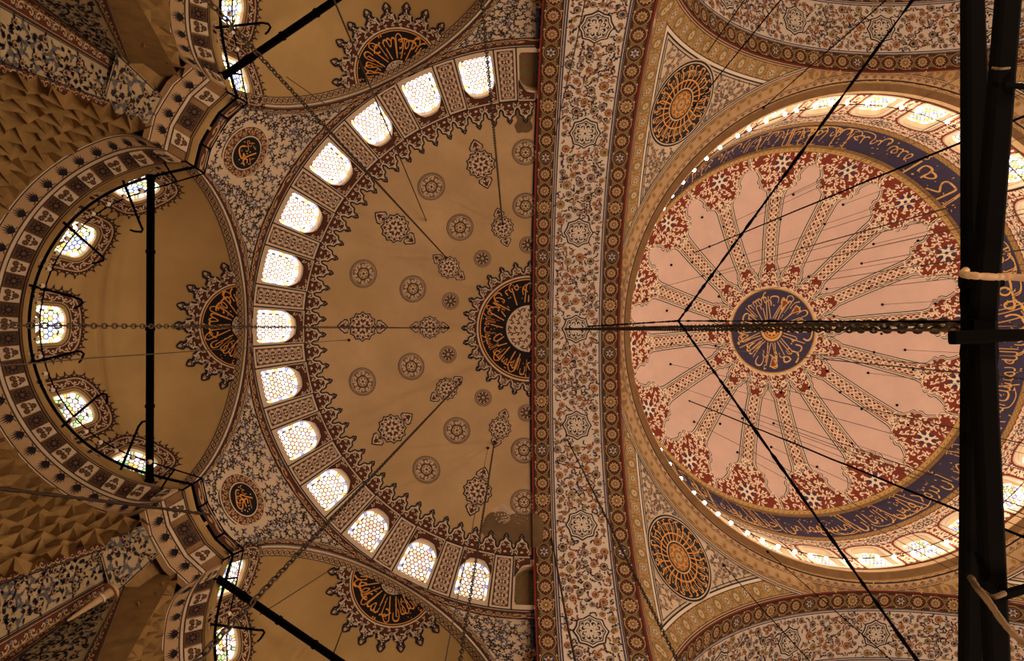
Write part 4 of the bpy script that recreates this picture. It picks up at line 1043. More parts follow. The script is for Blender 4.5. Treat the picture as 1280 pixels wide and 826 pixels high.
# drum with 28 windows
NWIN = 28; WB = CD / NWIN; dgw, dgh, dvc = .70, 1.12, 1.30
bay = Ink(); th_ = angles(-WB / 2, WB / 2, -dvc, LD - dvc, 44); p = Pat()
loop_fill(p, 'cream', 0, hole_outline(dgw, dgh, th_), rect_at(-WB / 2, WB / 2, -dvc, LD - dvc, th_), 3); bay.lay(p.warp(lambda V: V + (0, dvc)), DR, 0, 0)
p = Pat(); hol = hole_outline(dgw, dgh, th_) * A_([(dgw + .33) / dgw, (dgh + .33) / dgh])
hol[:, 1] = np.maximum(hol[:, 1], -dvc); hol[:, 0] = np.clip(hol[:, 0], -WB / 2, WB / 2)
loop_fill(p, 'red', 0, hole_outline(dgw, dgh, th_) * A_([(dgw + .24) / dgw, (dgh + .24) / dgh]), rect_at(-WB / 2, WB / 2, -dvc, LD - dvc, th_), 3)
p = p.warp(lambda V: V + (0, dvc))
q = Pat(); q.put(scroll(WB, LD - .1, 'ivory', 'navy', .36, 1, .24, 3), -WB / 2, .05).put(scroll(WB, LD - .1, 'ivory', None, .30, 1, .2, 4), -WB / 2, .02)
hx, hy = dgw + .36, dgh + .36; mm = min(hy * .62, hx * .82)
def outside(c):
    x, y = c[:, 0], c[:, 1] - dvc
    return ~((np.abs(x) < hx) & ((y < hy - mm) | ((np.abs(x) / hx) ** 2.3 + (np.clip(y - hy + mm, 0, 9) / mm) ** 2.3 < 1)))
p.it += cut(q, outside).it
p.put(rosette(8, 'navy', 'cream', 'red', .28, 3), WB / 2 - .28, LD - .62).put(rosette(8, 'navy', 'cream', 'red', .28, 3), -WB / 2 + .28, LD - .62)
bay.lay(p, DR, .012); bm = bay.mesh('window_bay')
dsill = DR(A_([[0, dvc - dgh]]))[0]
DWM = {lv: window_meshes(DR, 0, dvc, dgw, dgh, .32, lv, 'eight', 40 + i, dsill, rim=('pale', .16)) for i, lv in enumerate(('mid', 'low'))}
ORD = ['', 'first', 'second', 'third', 'fourth', 'fifth', 'sixth', 'seventh', 'eighth', 'ninth', 'tenth', 'eleventh', 'twelfth', 'thirteenth', 'fourteenth', 'fifteenth']
for i in range(NWIN):
    a = (i + .5) * 2 * pi / NWIN; part('window_bay', None, dome, rz=a, data=bm)
    c, s = cos(a), sin(a); loc = C_MAIN + A_([dsill[0] * c, dsill[0] * s, dsill[2]])
    px, py = loc[0] / loc[2] * FOC + 640, loc[1] / loc[2] * FOC + 410
    side = 'upper' if s < 0 else 'lower'; ph = math.degrees(math.atan2(-s, c)); nn_ = round(abs(ph) / 12.857 + .5)
    window(loc, a, f'arched stained glass window of the main dome drum, {ORD[nn_]} from the right end of its {side} half', DWM['mid' if s < 0 else 'low'])
# ribs with their heads, red arabesque ring
def prof(pts): q = A_(pts); return lambda s: np.interp(s, q[:, 0], q[:, 1])
HS = 2 * pi / 16
rib_w = prof([(2.95, .56), (3.15, .64), (3.4, .60), (3.5, .50), (3.62, .60), (3.95, .58), (4.1, .46), (4.2, .50), (4.45, .36), (5.2, .37), (8.0, .42), (8.9, .45), (9.2, .55), (9.4, .85), (9.5, 1.06), (9.62, 1.10), (9.72, 1.02), (9.8, 1.22), (10.0, 1.30), (10.12, 1.22), (10.25, 1.24), (10.5, 1.40), (10.75, 1.62), (10.86, 2.05), (11.1, 2.2), (12.2, 2.2)])
Pm = Pat(); ss = np.unique(np.concatenate([np.linspace(2.95, 4.6, 40), np.linspace(4.6, 8.8, 14), np.linspace(8.8, S_OUT, 60)]))
def rib_strip(p, m, k, gr):
    w = np.maximum(rib_w(ss - gr * 0.0) + gr, .02); lim = ss * HS / 2; w = np.minimum(w, lim)
    t = A_([-1, -.5, 0, .5, 1]); V = np.stack([np.repeat(ss, 5), (w[:, None] * t).ravel()], 1); return p.add(m, k, V, gridT(len(ss), 5))
rib_strip(Pm, 'ink', 0, .15); rib_strip(Pm, 'pale', 1, .09); rib_strip(Pm, 'ink', 2, .02); rib_strip(Pm, 'ivory', 3, -.03); rib_strip(Pm, 'red', 4, -.075)
n = 15; y_ = np.linspace(4.4, 9.2, n * 8 + 1); c = 4.8 / n
for ph in (1, -1): Pm.stroke('ivory', 5, np.stack([y_, ph * .27 * np.sin((y_ - 4.4) / c * pi * .5)], 1), .075)
for ph in (1, -1): Pm.stroke('ivory', 5, np.stack([y_, ph * (.16 + .12 * np.cos((y_ - 4.4) / c * pi))], 1), .05)
for i in range(n): Pm.put(rosette(5, 'ivory', 'red', 'navy', .12, 5), 4.4 + (i + .5) * c, 0)
for x, r in ((3.25, .40), (3.8, .38), (9.15, .30)):
    Pm.put(rosette(5, 'navy' if x > 9 else 'red', 'ivory', 'navy', r * .5, 5), x, 0)
    for s in (1, -1):
        for dx in (-.2, .2): Pm.put(curl('ivory', .22, 5), x + dx, s * r * .68, s * 1.3 + dx * 5, .40, s * .40)
kx0 = sR(10.06)
Pm.radial('navy', 6, lobes(6, .55, .22, 6), kx0, 0)
for i in range(6):
    a = i * pi / 3; Pm.stroke('ivory', 7, smooth([(kx0 + .55 * cos(a), .55 * sin(a)), (kx0 + .2 * cos(a + .5), .2 * sin(a + .5)), (kx0 + .2 * cos(a + 2), .2 * sin(a + 2)), (kx0 + .62 * cos(a + 2.4), .62 * sin(a + 2.4))], 4), .09)
r_ = random.Random(8); pts = []
for q in range(1500):
    x, y = r_.uniform(9.25, S_OUT - .28), r_.uniform(-2.2, 2.2); lim = min(rib_w(x), x * HS / 2) - .16
    if abs(y) > lim or np.hypot(x - kx0, y) < .66: continue
    if any(np.hypot(x - a, y - b) < .27 for a, b in pts): continue
    pts.append((x, y)); Pm.put(curl('ivory', .27, 5), x, y, r_.uniform(0, 6.28), .30, .30 * r_.choice((1, -1)))
def rib_chart_f(V): a = V[:, 1] / np.maximum(V[:, 0], .1); return dome_f(np.stack([V[:, 0] * np.cos(a), V[:, 0] * np.sin(a)], 1))
RIB = Chart(rib_chart_f, (0, 0, 30)); rm = Ink().lay(Pm, RIB, .014).mesh('painted_rib')
for i in range(16): part('painted_rib', None, dome, rz=-(R_(5.6) + i * HS), data=rm)
g = Ink(); p = Pat()
for r0, r1, m, k in ((S_OUT - .30, S_OUT, 'ochre', 8), (S_OUT - .30, S_OUT - .26, 'umber', 9), (S_OUT - .05, S_OUT, 'umber', 9)): p.ring(m, k, r0, r1, n=180)
for i in range(220): p.put(leaf('umber', .2, .08, 9), (S_OUT - .16) * cos(2 * pi * i / 220), (S_OUT - .16) * sin(2 * pi * i / 220), 2 * pi * i / 220 + 1.2)
g.lay(p, DOME, .014); part('gilt_border', g, dome)
p = Pat().disc('umber', 0, 3.10, n=72, nr=10).disc('gold', 1, 3.03, n=72, nr=10).ring('cream', 2, 2.86, 2.95, n=72).disc('umber', 2, 2.76, n=72, nr=9).disc('navy', 3, 2.70, n=72, nr=9)
for i, s in enumerate(('إن الله يمسك', 'السموات والأرض', 'أن تزولا')):
    b = pi * .55 + i * 2 * pi / 3; ring_text(p, 'gold', 4, s, 2.62, 1.0, b + 2 * pi / 3 - .06, b)
for x, y, a in ((.75, -1.75, -1.1), (1.5, -1.35, -.7), (.05, 2.1, 1.5)): p.put(Pat().fan('gold', 5, A_([(-.42, 0), (.25, .26), (.33, 0), (.25, -.26)])).fan('rust', 6, A_([(-.30, 0), (.19, .18), (.25, 0), (.19, -.18)])), x, y, a)
r_ = random.Random(6)
for i in range(30):
    a = 2 * pi * (i + r_.uniform(-.3, .3)) / 30; r1 = r_.uniform(1.6, 2.5); d = r_.uniform(-.2, .2); p.stroke('gold', 4, [(.8 * cos(a), .8 * sin(a)), (r1 * cos(a + d), r1 * sin(a + d))], .05, d=.3)
    if i % 2: p.stroke('gold', 4, smooth([(r1 * cos(a + d), r1 * sin(a + d)), ((r1 + .12) * cos(a + d + .08), (r1 + .12) * sin(a + d + .08)), (r1 * cos(a + d + .17), r1 * sin(a + d + .17)), ((r1 - .25) * cos(a + d + .16), (r1 - .25) * sin(a + d + .16))], 4), .05)
p.disc('umber', 5, .72, n=30, nr=2).disc('gold', 6, .68, n=30, nr=2).disc('umber', 7, .54, n=24).disc('orange', 8, .46, n=24).put(rosette(8, 'rust', 'gold', 'umber', .4, 9))
part('calligraphic_medallion', Ink().lay(p, DOME, .016), dome)
# cornice ring under the windows
g = Ink(); PR = [(12.05, 29.55), (11.78, 29.66), (11.72, 29.95), (11.40, 30.1), (11.36, 30.3), (11.55, 30.42), (11.55, 30.78)]
th = np.linspace(0, 2 * pi, 145)
for i in range(len(PR) - 1):
    (ra, za), (rb, zb) = PR[i], PR[i + 1]
    g.add(('tan', 'ochre', 'umber', 'tan', 'umber', 'tan')[i], np.concatenate([np.stack([ra * np.cos(th), ra * np.sin(th), 0 * th + za], 1), np.stack([rb * np.cos(th), rb * np.sin(th), 0 * th + zb], 1)]), gridT(2, len(th)))
ch, Lq = band_f(29.66, 11.78, 29.95, 11.72); p = Pat().put(scroll(2 * pi * 11.78, .26, 'umber', 'rust', .28, 0, .18)); g.lay(p, ch, .012)
trim = structure('trim_4', 'round gallery cornice under the windows of the main dome', 'cornice', C_MAIN, 0, g.mesh('trim', smooth=False))

# ------------------------------------------------------------------ pendentives under the main dome
RP = 17.4
def near_arch(V):   # u angle along the arch from its crown, v metres from the arch edge over the pendentive (corner at -X', -Y')
    d = 12.0 - V[:, 1]; r = np.sqrt(RP ** 2 - d ** 2); return np.stack([-d, -r * np.sin(V[:, 0]), ZA + r * np.cos(V[:, 0])], 1)
def near_ring(V):   # u azimuth from -X' towards -Y', v metres out from the ring
    R = 11.75 + V[:, 1]; return np.stack([-R * np.cos(V[:, 0]), -R * np.sin(V[:, 0]), ZA + np.sqrt(RP ** 2 - R ** 2)], 1)
PR_C = (0, 0, ZA); PA, PRG = Chart(near_arch, PR_C), Chart(near_ring, PR_C); flip = lambda ch: Chart(lambda V: ch.f(V)[:, [1, 0, 2]], PR_C)
g = Ink()
aa = np.linspace(0, pi / 2, 61)
nV = 24; V = []
for j in range(nV + 1):
    for a in aa:
        cmax = 12.0 / max(cos(a), sin(a)); R = 11.75 + (min(cmax, 16.6) - 11.75) * j / nV; V.append((-R * cos(a), -R * sin(a), ZA + sqrt(max(RP ** 2 - R * R, .01))))
g.add('cream', V, gridT(nV + 1, len(aa)))
Rlim = 13.05; U1 = .08; U2 = 1.32
def keep_arch(p, rmin):
    """drop what would run into the ring band"""
    def k(c): q = near_arch(c); return np.hypot(q[:, 0], q[:, 1]) > rmin
    return cut(p, k)
def keep_ring(p, dmin):
    def k(c): q = near_ring(c); return (-q[:, 0] < 12 - dmin) & (-q[:, 1] < 12 - dmin)
    return cut(p, k)
def vlim_arch(u, rm): return 12 - np.sqrt(np.maximum(rm ** 2 - RP ** 2 * np.sin(u) ** 2, 0)) / np.cos(u)
def vlim_ring(a): return 12.0 / np.maximum(np.cos(a), np.sin(a)) - 11.75
def arch_strip(p, m, k, a, b, n=240):
    t = np.linspace(0, 1, n); V = []
    for v in (a, b):
        u = t * 1.262; lim = np.minimum(vlim_arch(u, 12.45), 12 - RP * np.sin(u) / np.sqrt(1 + np.sin(u) ** 2)); V.append(np.stack([u, np.minimum(v, np.maximum(lim, 0))], 1))
    return p.add(m, k, np.concatenate(V), gridT(2, n))
def ring_strip(p, m, k, a, b, n=300):
    t = np.linspace(.002, pi / 2 - .002, n); L = vlim_ring(t); return p.add(m, k, np.concatenate([np.stack([t, np.minimum(a, L)], 1), np.stack([t, np.minimum(b, L)], 1)]), gridT(2, n))
def own_side(p, rmin):
    def k(c): q = near_arch(c); return (np.hypot(q[:, 0], q[:, 1]) > rmin) & (np.abs(q[:, 1]) < np.abs(q[:, 0]))
    return cut(p, k)
pa = Pat(); RR = 12.6
for m, k, a, b in (('tan', 0, 0, .72), ('ink', 1, .02, .05), ('ochre', 1, .09, .64), ('ink', 2, .09, .11), ('ink', 2, .62, .645), ('pale', 1, .65, .79), ('ink', 2, .74, .79), ('ink', 2, .85, .88)): arch_strip(pa, m, k, a, b)
q = Pat(); n = 26; lp = 1.32 * RR
for i in range(n):
    x = (i + .5) * lp / n
    q.ring('umber', 2, .23, .26, x, .365, 20).disc('olive' if i % 2 else 'tan', 2, .21, x, .365, 16).put(rosette(7, 'ochre' if i % 2 else 'olive', 'cream', 'umber', .16, 3), x, .365)
    for s in (1, -1): q.put(leaf('umber', .18, .08, 3), x + lp / n / 2, .365, s * 1.57).put(curl('umber', .16, 3), x + lp / n / 2, .365 + s * .2, s, .11)
pa.it += own_side(q.warp(lambda V: V / (RR, 1)), 12.5).it
g.lay(pa, PA, .012, .006); g.lay(pa, flip(PA), .012, .006)
pr_ = Pat()
for m, k, a, b in (('tan', 3, 0, .80), ('ink', 4, .0, .05), ('ink', 4, .28, .305), ('umber', 4, .31, .66), ('ink', 4, .68, .70), ('pale', 3, .74, .86), ('ink', 4, .77, .80), ('ink', 4, .83, .86)): ring_strip(pr_, m, k, a, b)
q = Pat(); lr = 12.3 * pi / 2
for i in range(34):
    x = (i + .5) * lr / 34; q.disc('ochre', 5, .15, x, .485, 12).ring('tan', 5, .165, .19, x, .485, 14).put(rosette(6, 'ochre', 'umber', 'rust', .11, 6), x, .485)
q.put(scroll(lr, .19, 'umber', 'rust', .21, 5, .16), 0, .07)
pr_.it += keep_ring(q.warp(lambda V: V / (12.3, 1)), .0).it
g.lay(pr_, PRG, .012, .006)
# dark flower sprays in the field
r_ = random.Random(17); got = []
pc = on_sphere(850, 130, C_MAIN + A_([0, 0, ZA]), RP) - C_MAIN; SPC = None
vol = [flower('slate', 'tan', 'umber', 'cream', 8), flower('umber', 'tan', 'slate', 'cream', 8), rosette(6, 'slate', 'umber', 'tan', .9)]
for q in range(12000):
    a, Rq = r_.uniform(.2, 1.37), r_.uniform(12.68, 16.2); X_, Y_ = Rq * cos(a), Rq * sin(a)
    if max(X_, Y_) > 12 - 1.0: continue
    pt = A_([-X_, -Y_, ZA + sqrt(RP ** 2 - Rq * Rq)])
    if np.linalg.norm(pt - pc) < 2.02 or np.linalg.norm(pt - pc[[1, 0, 2]]) < .0: continue
    if any(np.linalg.norm(pt - w) < .27 for w in got): continue
    got.append(pt); nn = (A_([0, 0, ZA]) - pt) / RP; e1 = np.cross(nn, (0, 0, 1.)); e1 /= np.linalg.norm(e1); e2 = np.cross(nn, e1); b = r_.uniform(0, 6.28)
    sp_ = Pat().put(vol[q % 3], sc=.12)
    for j in range(3): sp_.put(leaf('slate' if q % 2 else 'umber', .2, .09, 0), .13 * cos(b + j * 2.1), .13 * sin(b + j * 2.1), b + j * 2.1 + .5)
    sp_.stroke('umber', 0, [(0, 0), (.2 * cos(b), .2 * sin(b)), (.34 * cos(b + .5), .34 * sin(b + .5))], .025)
    for m, k, V, T in sp_.it: g.add(m, pt + nn * (.012 + .006 * k) + V[:, :1] * e1 + V[:, 1:] * e2, T)
pm2 = g.mesh('pendentive')
med = Pat().disc('cream', 0, 1.92, n=60, nr=7).disc('ink', 1, 1.87, n=60, nr=7).ring('cream', 2, 1.74, 1.79, n=60)
for i, s in enumerate(('إن الله يمسك السموات', 'والأرض أن تزولا', 'ولئن زالتا إن أمسكهما', 'من أحد من بعده')):
    b = i * pi / 2 + .4; ring_text(med, 'gold', 3, s, 1.70, .74, b + pi / 2 - .04, b)
for i in range(24): a = 2 * pi * i / 24; med.stroke('orange', 3, smooth([(.72 * cos(a), .72 * sin(a)), (1.3 * cos(a + .1), 1.3 * sin(a + .1)), (1.62 * cos(a + .02), 1.62 * sin(a + .02)), (1.66 * cos(a + .12), 1.66 * sin(a + .12))], 4), .05)
med.ring('orange', 4, 1.02, 1.08, n=50).ring('gold', 4, .66, .72, n=40).disc('umber', 4, .60, n=30, nr=3)
for i in range(16): a = 2 * pi * i / 16; med.put(curl('orange', .2, 5), .38 * cos(a), .38 * sin(a), a, .24, .24 * (1 if i % 2 else -1)).put(curl('gold', .2, 5), .16 * cos(a), .16 * sin(a), a + 1, .13)
mc = sphere_chart((0, 0, ZA), RP, pc, (1, 0, 0)); mm_ = Ink().lay(med, mc, .03).mesh('calligraphic_roundel', pc)
for i in range(4):
    pe = part('pendentive', None, loc=C_MAIN, rz=i * pi / 2, data=pm2); link('calligraphic_roundel', mm_, pe, tuple(pc))
# ------------------------------------------------------------------ iron work under the exedrae: tie bars and lamp rails
def tie_bar(p0, p1, label):
    p0, p1 = A_(p0), A_(p1); m = (p0 + p1) / 2; d = (p1 - p0); L = np.linalg.norm(d); d /= L; s = np.cross(d, (0, 0, 1.)); t = thing('tie_bar', label, 'tie bar', tuple(m))
    t['group'] = 'iron tie bars across the exedrae'
    for q in (-1, 1):
        g = Ink(); g.box('iron', s * q * .052, d * L / 2, s * .04, (0, 0, .06)); link('flat_bar', g.mesh('flat_bar', smooth=False), t)
    for k in (-.98, -.5, 0, .5, .98):
        g = Ink(); g.box('iron', (0, 0, 0), d * .05, s * .11, (0, 0, .075)); link('clamp', g.mesh('clamp', smooth=False), t, tuple(d * L / 2 * k))
    return t
tie_bar(at(188.5, 218, 18.9), at(187, 604, 18.9), 'straight black iron tie bar across the left exedra')
tie_bar(at(268, 103, 18.9), at(438, -13, 18.9), 'slanting black iron tie bar across the upper exedra')
tie_bar(at(259, 714, 18.9), at(438, 836, 18.9), 'slanting black iron tie bar across the lower exedra')

clear = Ink(); clear.lathe('bulb_clear', [(0, -.13), (.05, -.12), (.075, -.07), (.06, -.01), (.025, .03), (.022, .07), (0, .07)], 10).lathe('iron', [(.028, .03), (.03, .10), (0, .10)], 8); clear_me = clear.mesh('bulb')
ZR = 18.35
def inset(d):
    """the cornice path moved towards the hall"""
    return A_([(p[0] - n[0] * d, p[1] - n[1] * d) for p, n in zip(pth, nrm)])
raz, rbz = inset(.46), inset(.86); raz[0] += (raz[1] - raz[0]) * .1; raz[-1] += (raz[-2] - raz[-1]) * .1; rbz[0] += (rbz[1] - rbz[0]) * .1; rbz[-1] += (rbz[-2] - rbz[-1]) * .1
rail_a = Ink(); P3 = np.concatenate([raz, np.full((len(raz), 1), ZR)], 1); rail_a.tube('iron', P3, .042, 7); ra_me = rail_a.mesh('outer_rail')
rail_b = Ink(); P4 = np.concatenate([rbz, np.full((len(rbz), 1), ZR - .12)], 1); rail_b.tube('iron', P4, .022, 6); rb_me = rail_b.mesh('lamp_rail')
brk = Ink(); b0 = A_([XC - RC + .30, 0, ZR + .03]); brk.tube('iron', [b0, b0 + (1.35, 0, 0), b0 + (1.50, .02, .06), b0 + (1.54, .10, .10), b0 + (1.48, .24, .05), b0 + (1.40, .34, 0)], [.04, .035, .034, .034, .032, .028], 7)
brk_me = brk.mesh('bracket')
for kx, a in enumerate(EXA):
    t = thing('lamp_rail_ring', f'black iron lamp rails with small clear bulbs following the {pl[kx]} exedra cornice', 'lamp rail', tuple(C_SEMI), a)
    t['group'] = 'lamp rails under the exedrae'
    link('outer_rail', ra_me, t); lr_ = link('lamp_rail', rb_me, t)
    for q in (-68, -41, -14.5, 14.5, 41, 68):
        w = R_(q); o = link('bracket', brk_me, t, (XC - XC * cos(w), -XC * sin(w), 0), w)
    for q in np.arange(-80, 81, 7.4):
        w = R_(q); link('bulb', clear_me, lr_, (XC - (RC - .86) * cos(w), -(RC - .86) * sin(w), ZR - .20))
    for q in (2, -3, 7, -8):      # struts tying the rails to the wall
        g = Ink(); g.tube('iron', [(*pth[q], ZR + .25), (*raz[q], ZR), (*rbz[q], ZR - .12)], .028, 6); link('strut', g.mesh('strut'), t)
    for q in (1, -2):
        g = Ink(); g.tube('iron', [(*rbz[q], ZR - .12), (*raz[q], ZR), (*raz[q], ZR + .75)], .026, 6); link('post', g.mesh('post'), t)

# ------------------------------------------------------------------ ring of lit bulbs round the main dome
t = thing('lamp_ring', 'round rail of lit round bulbs at the foot of the main dome', 'lamp ring', tuple(C_MAIN + A_([0, 0, 31.4])))
th = np.linspace(0, 2 * pi, 169); g = Ink(); RL = 11.30
g.tube('iron', np.stack([(RL - .02) * np.cos(th), (RL - .02) * np.sin(th), 0 * th + .16], 1), .022, 6, cap=False); link('rail', g.mesh('rail'), t)
g = Ink(); g.tube('iron', [(RL, 0, .16), (11.5, 0, .16), (11.5, 0, -.6)], .02, 5); sm_ = g.mesh('stay')
for a in np.linspace(0, 2 * pi, 29)[:-1]: link('stay', sm_, t, (0, 0, 0), a)
lit = Ink(); q = [(.094 * sin(x), -.094 * cos(x)) for x in np.linspace(.01, pi - .25, 8)] + [(.03, .14), (.03, .17), (0, .17)]
lit.lathe('bulb_lit', q[:8], 12).lathe('iron', q[7:], 8); lit_me = lit.mesh('bulb')
r_ = random.Random(2)
for i in range(84):
    a = 2 * pi * (i + .5 + r_.uniform(-.14, .14)) / 84; link('bulb', lit_me, t, ((RL) * cos(a), (RL) * sin(a), r_.uniform(-.05, .05)))

for i in range(28):     # unseen point lights added inward of the bulbs to strengthen their light
    a = 2 * pi * i / 28; lamp(17 + 9.7 * cos(a), 9.7 * sin(a), 31.2, 78, (1.0, .80, .60), .25)

# ------------------------------------------------------------------ hanging chains and cables
def chain_mesh(L, pitch=.105, w=.034, wire=.0115, name='chain'):
    """alternating oval links hanging down from the origin"""
    base = []
    t = np.linspace(0, 2 * pi, 9)[:-1]; n = 8
    path = np.stack([w * np.cos(t), 0 * t, (pitch * .64) * np.sin(t)], 1)
    V, T = [], []
    for i in range(n):
        d = path[(i + 1) % n] - path[i - 1]; d /= np.linalg.norm(d); u = A_([0, 1., 0]); v = np.cross(d, u)
        for a in range(4): V.append(path[i] + wire * (cos(a * pi / 2) * u + sin(a * pi / 2) * v))
    for i in range(n):
        for a in range(4):
            b = (a + 1) % 4; j = (i + 1) % n; T += [(i * 4 + a, j * 4 + a, j * 4 + b), (i * 4 + a, j * 4 + b, i * 4 + b)]
    V, T = A_(V), A_(T); V2 = V[:, [1, 0, 2]]; g = Ink()
    for q in range(int(L / pitch)): g.add('chain_iron', (V if q % 2 else V2) + (0, 0, -(q + .5) * pitch), T)
    return g.mesh(name)
def drop(px, py, ztop, zlow, label, kind='chain', r=.02, mat_='wire', group=None, sc=1.0):
    """a chain or cable that hangs straight down from the vault at this point of the photograph"""
    p = at(px, py, ztop); L = ztop - zlow
    t = thing('hanging_chain' if kind == 'chain' else 'hanging_cable', label, kind, tuple(p), group=group)
    if kind == 'chain': link('links', chain_mesh(L, .105 * sc, .030 * sc, .0105 * sc), t)
    else:
        g = Ink(); z = np.linspace(0, -L, int(L / 1.5) + 2); k = np.random.RandomState(int(px * 7 + py)); wob = k.normal(0, .006, (len(z), 2)); wob[0] = 0
        g.tube(mat_, np.stack([wob[:, 0], wob[:, 1], z], 1), r, 6); link('cord', g.mesh('cord'), t)
    g = Ink(); g.lathe('iron', [(0, .12), (.05, .10), (.06, .02), (.03, -.06), (0, -.07)], 8); link('hook', g.mesh('hook'), t); return t
def ztop_semi(x, y): return on_sphere(x, y, SEMI_C, RS)[2] - .06
def ztop_main(x, y):
    p = on_sphere(x, y, C_MAIN + A_([0, 0, ZC]), RD); return p[2] - .05
drop(558, 322, ztop_semi(558, 322), 3.4, 'long rusty chain slanting across the semi-dome towards the upper left corner', group='long chains')
drop(576, 478, ztop_semi(576, 478), 3.4, 'long rusty chain crossing a lower semi-dome window towards the lower left corner', group='long chains')
drop(628, 280, ztop_semi(628, 280), 3.4, 'long chain crossing the upper star cartouche and topmost lit window', group='long chains')
drop(618, 552, ztop_semi(618, 552), 3.4, 'long chain crossing the lower star cartouche and lowest lit window', group='long chains')
drop(560, 410, ztop_semi(560, 410), 1.5, 'level rope thin chain through the middle of the left exedra window', group='long chains', sc=.55)
drop(268, 682, 21.0, 5, 'cable crossing the lower left corner wall and niche', 'cable', .028, 'chain_iron')
drop(707, 545, 29.3, 3.2, 'dark chain running down the painted arch beside the lower right pendentive roundel', group='long chains')
drop(686, 655, 28.0, 4, 'dark cable along the lower left border of the painted arch', 'cable', .035, 'chain_iron')
drop(690, 187, 28.6, 4, 'thin dark cable across the upper flower field of the painted arch', 'cable', .020)
drop(710, 170, 28.6, 6, 'very thin cable beside the second knot medallion of the painted arch', 'cable', .010)
drop(868, 316, ztop_main(868, 316), 6, 'thick cable from the main dome towards the upper right', 'cable', .032, 'iron')
drop(862, 501, ztop_main(862, 501), 6, 'thick cable from the main dome towards the lower right', 'cable', .032, 'iron')
drop(880, 72, 26.8, 5, 'thin dark cable over the upper pendentive corner', 'cable', .020, 'iron')
drop(868, 132, 25.2, 5, 'thin dark cable over the upper pendentive roundel', 'cable', .020, 'iron')
drop(955, 134, 28.5, 5, 'thin dark cable crossing the upper edge of the main dome', 'cable', .020, 'iron')
drop(905, 707, 27.4, 5, 'thin dark cable over the lower pendentive towards the lower arch', 'cable', .020, 'iron')
drop(960, 690, 29.2, 5, 'thin dark cable crossing the lower window ring of the main dome', 'cable', .020, 'iron')
drop(610, 560, ztop_semi(610, 560), 5, 'very thin wire beside the lower star cartouche', 'cable', .012)
drop(436, 425, ztop_semi(436, 425), 6, 'very thin wire low across the semi-dome ornament', 'cable', .010)
# thin cables from small hooks all over the main dome, down to the great lamp
r_ = random.Random(21); got = []
hookm = Ink(); hookm.lathe('iron', [(0, .05), (.075, .04), (.085, 0), (.04, -.05), (.02, -.12), (0, -.13)], 8); hm = hookm.mesh('hook')
cabs = {}
n = 0
while n < 64:
    a, R = r_.uniform(0, 2 * pi), sqrt(r_.uniform(3.6 ** 2, 9.4 ** 2))
    p = A_([R * cos(a), R * sin(a)])
    if any(np.hypot(*(p - q)) < 1.15 for q in got): 
        if r_.random() < .98: continue
    got.append(p); n += 1; z = ZC + sqrt(RD ** 2 - R * R) - .04
    t = thing('dome_cable', 'thin cable hanging from a small dark hook on the pink main dome', 'cable', (17 + p[0], p[1], z), group='thin cables hanging from the main dome')
    link('hook', hm, t)
    if n % 3 != 0:
        g = Ink(); L = z - 3; zz = np.linspace(0, -L, 10); g.tube('wire', np.stack([0 * zz, 0 * zz, zz], 1), .012 if n % 5 else .018, 5); link('cord', g.mesh('cord'), t)
# slack ropes and stays
class LinT:
    def __init__(s, a, b): s.a, s.b = a, b
def line(name, label, cat, P, r, m, sag=0.0, n=30, bump=0.0, group=None):
    P = A_(P, float); q = resamp(P, max(.08, np.linalg.norm(P[-1] - P[0]) / n)); t = np.linspace(0, 1, len(q)); q[:, 2] -= sag * np.sin(t * pi)
    k = np.random.RandomState(len(label)); r = r.a + (r.b - r.a) * t if isinstance(r, LinT) else r; rr = r * (1 + bump * k.uniform(-1, 1, len(q)))
    o = q[0].copy(); g = Ink(); g.tube(m, q - o, rr, 6); return thing(name, label, cat, tuple(o), data=g.mesh(name), group=group)
line('slack_rope', 'slack dark rope hung along the carved niche below the left exedra', 'rope', [at(-30, 607, 12.6), at(120, 625, 14.5), at(262, 643, 17.2)], .04, 'chain_iron', 0, 60, .3)
line('stay_wire', 'thin leaning cable from the semi-dome past an upper window to the frame top', 'wire', [at(533, 276, ztop_semi(533, 276)), at(415, -6, 13.2)], .02, 'chain_iron')
line('stay_wire', 'thin wire across the upper exedra beside the half medallion', 'wire', [at(358, 96, 19.5), at(424, 142, 22.2)], .016, 'wire')
line('stay_wire', 'thin wire across the lower exedra beside the half medallion', 'wire', [at(325, 768, 19.5), at(413, 712, 22.0)], .016, 'wire')
line('stay_wire', 'dark wire running down the lower exedra to the frame edge', 'wire', [at(427, 790, 20.5), at(408, 840, 19.0)], .022, 'chain_iron')

# ------------------------------------------------------------------ the great lamp near the camera: chain, stays and black iron frame
ZH = 3.1; hub = at(1222, 412, ZH)
top_z = 8.4; j1 = at(848, 401, top_z)
xh = hub[0]
apex = at(700, 411, 29.4)
t = thing('chandelier_chain', 'heavy chain bundle running from the painted arch to the black lamp frame', 'chain', tuple(at(706, 411, 29.2)))
o = at(706, 411, 29.2); tgt = at(1215, 404, ZH + .1) - o
def bundle(off, k, pitch, w, wire):
    me = chain_mesh(np.linalg.norm(tgt), pitch, w, wire); ob = link(k, me, t, tuple(off)); ob.rotation_mode = 'QUATERNION'; ob.rotation_quaternion = Vector((0, 0, -1)).rotation_difference(Vector(tgt)); return ob
bundle((0, 0, 0), 'chain', .09, .026, .010); bundle((.02, .035, 0), 'second_chain', .075, .016, .008)
g = Ink(); q = resamp(A_([(0, 0, 0), tgt]), .12); k = np.random.RandomState(4); g.tube('rope', q + (0, -.012, 0), .011 * (1 + .5 * k.uniform(-1, 1, len(q))), 6); link('rope', g.mesh('rope'), t)
jn = A_(j1)
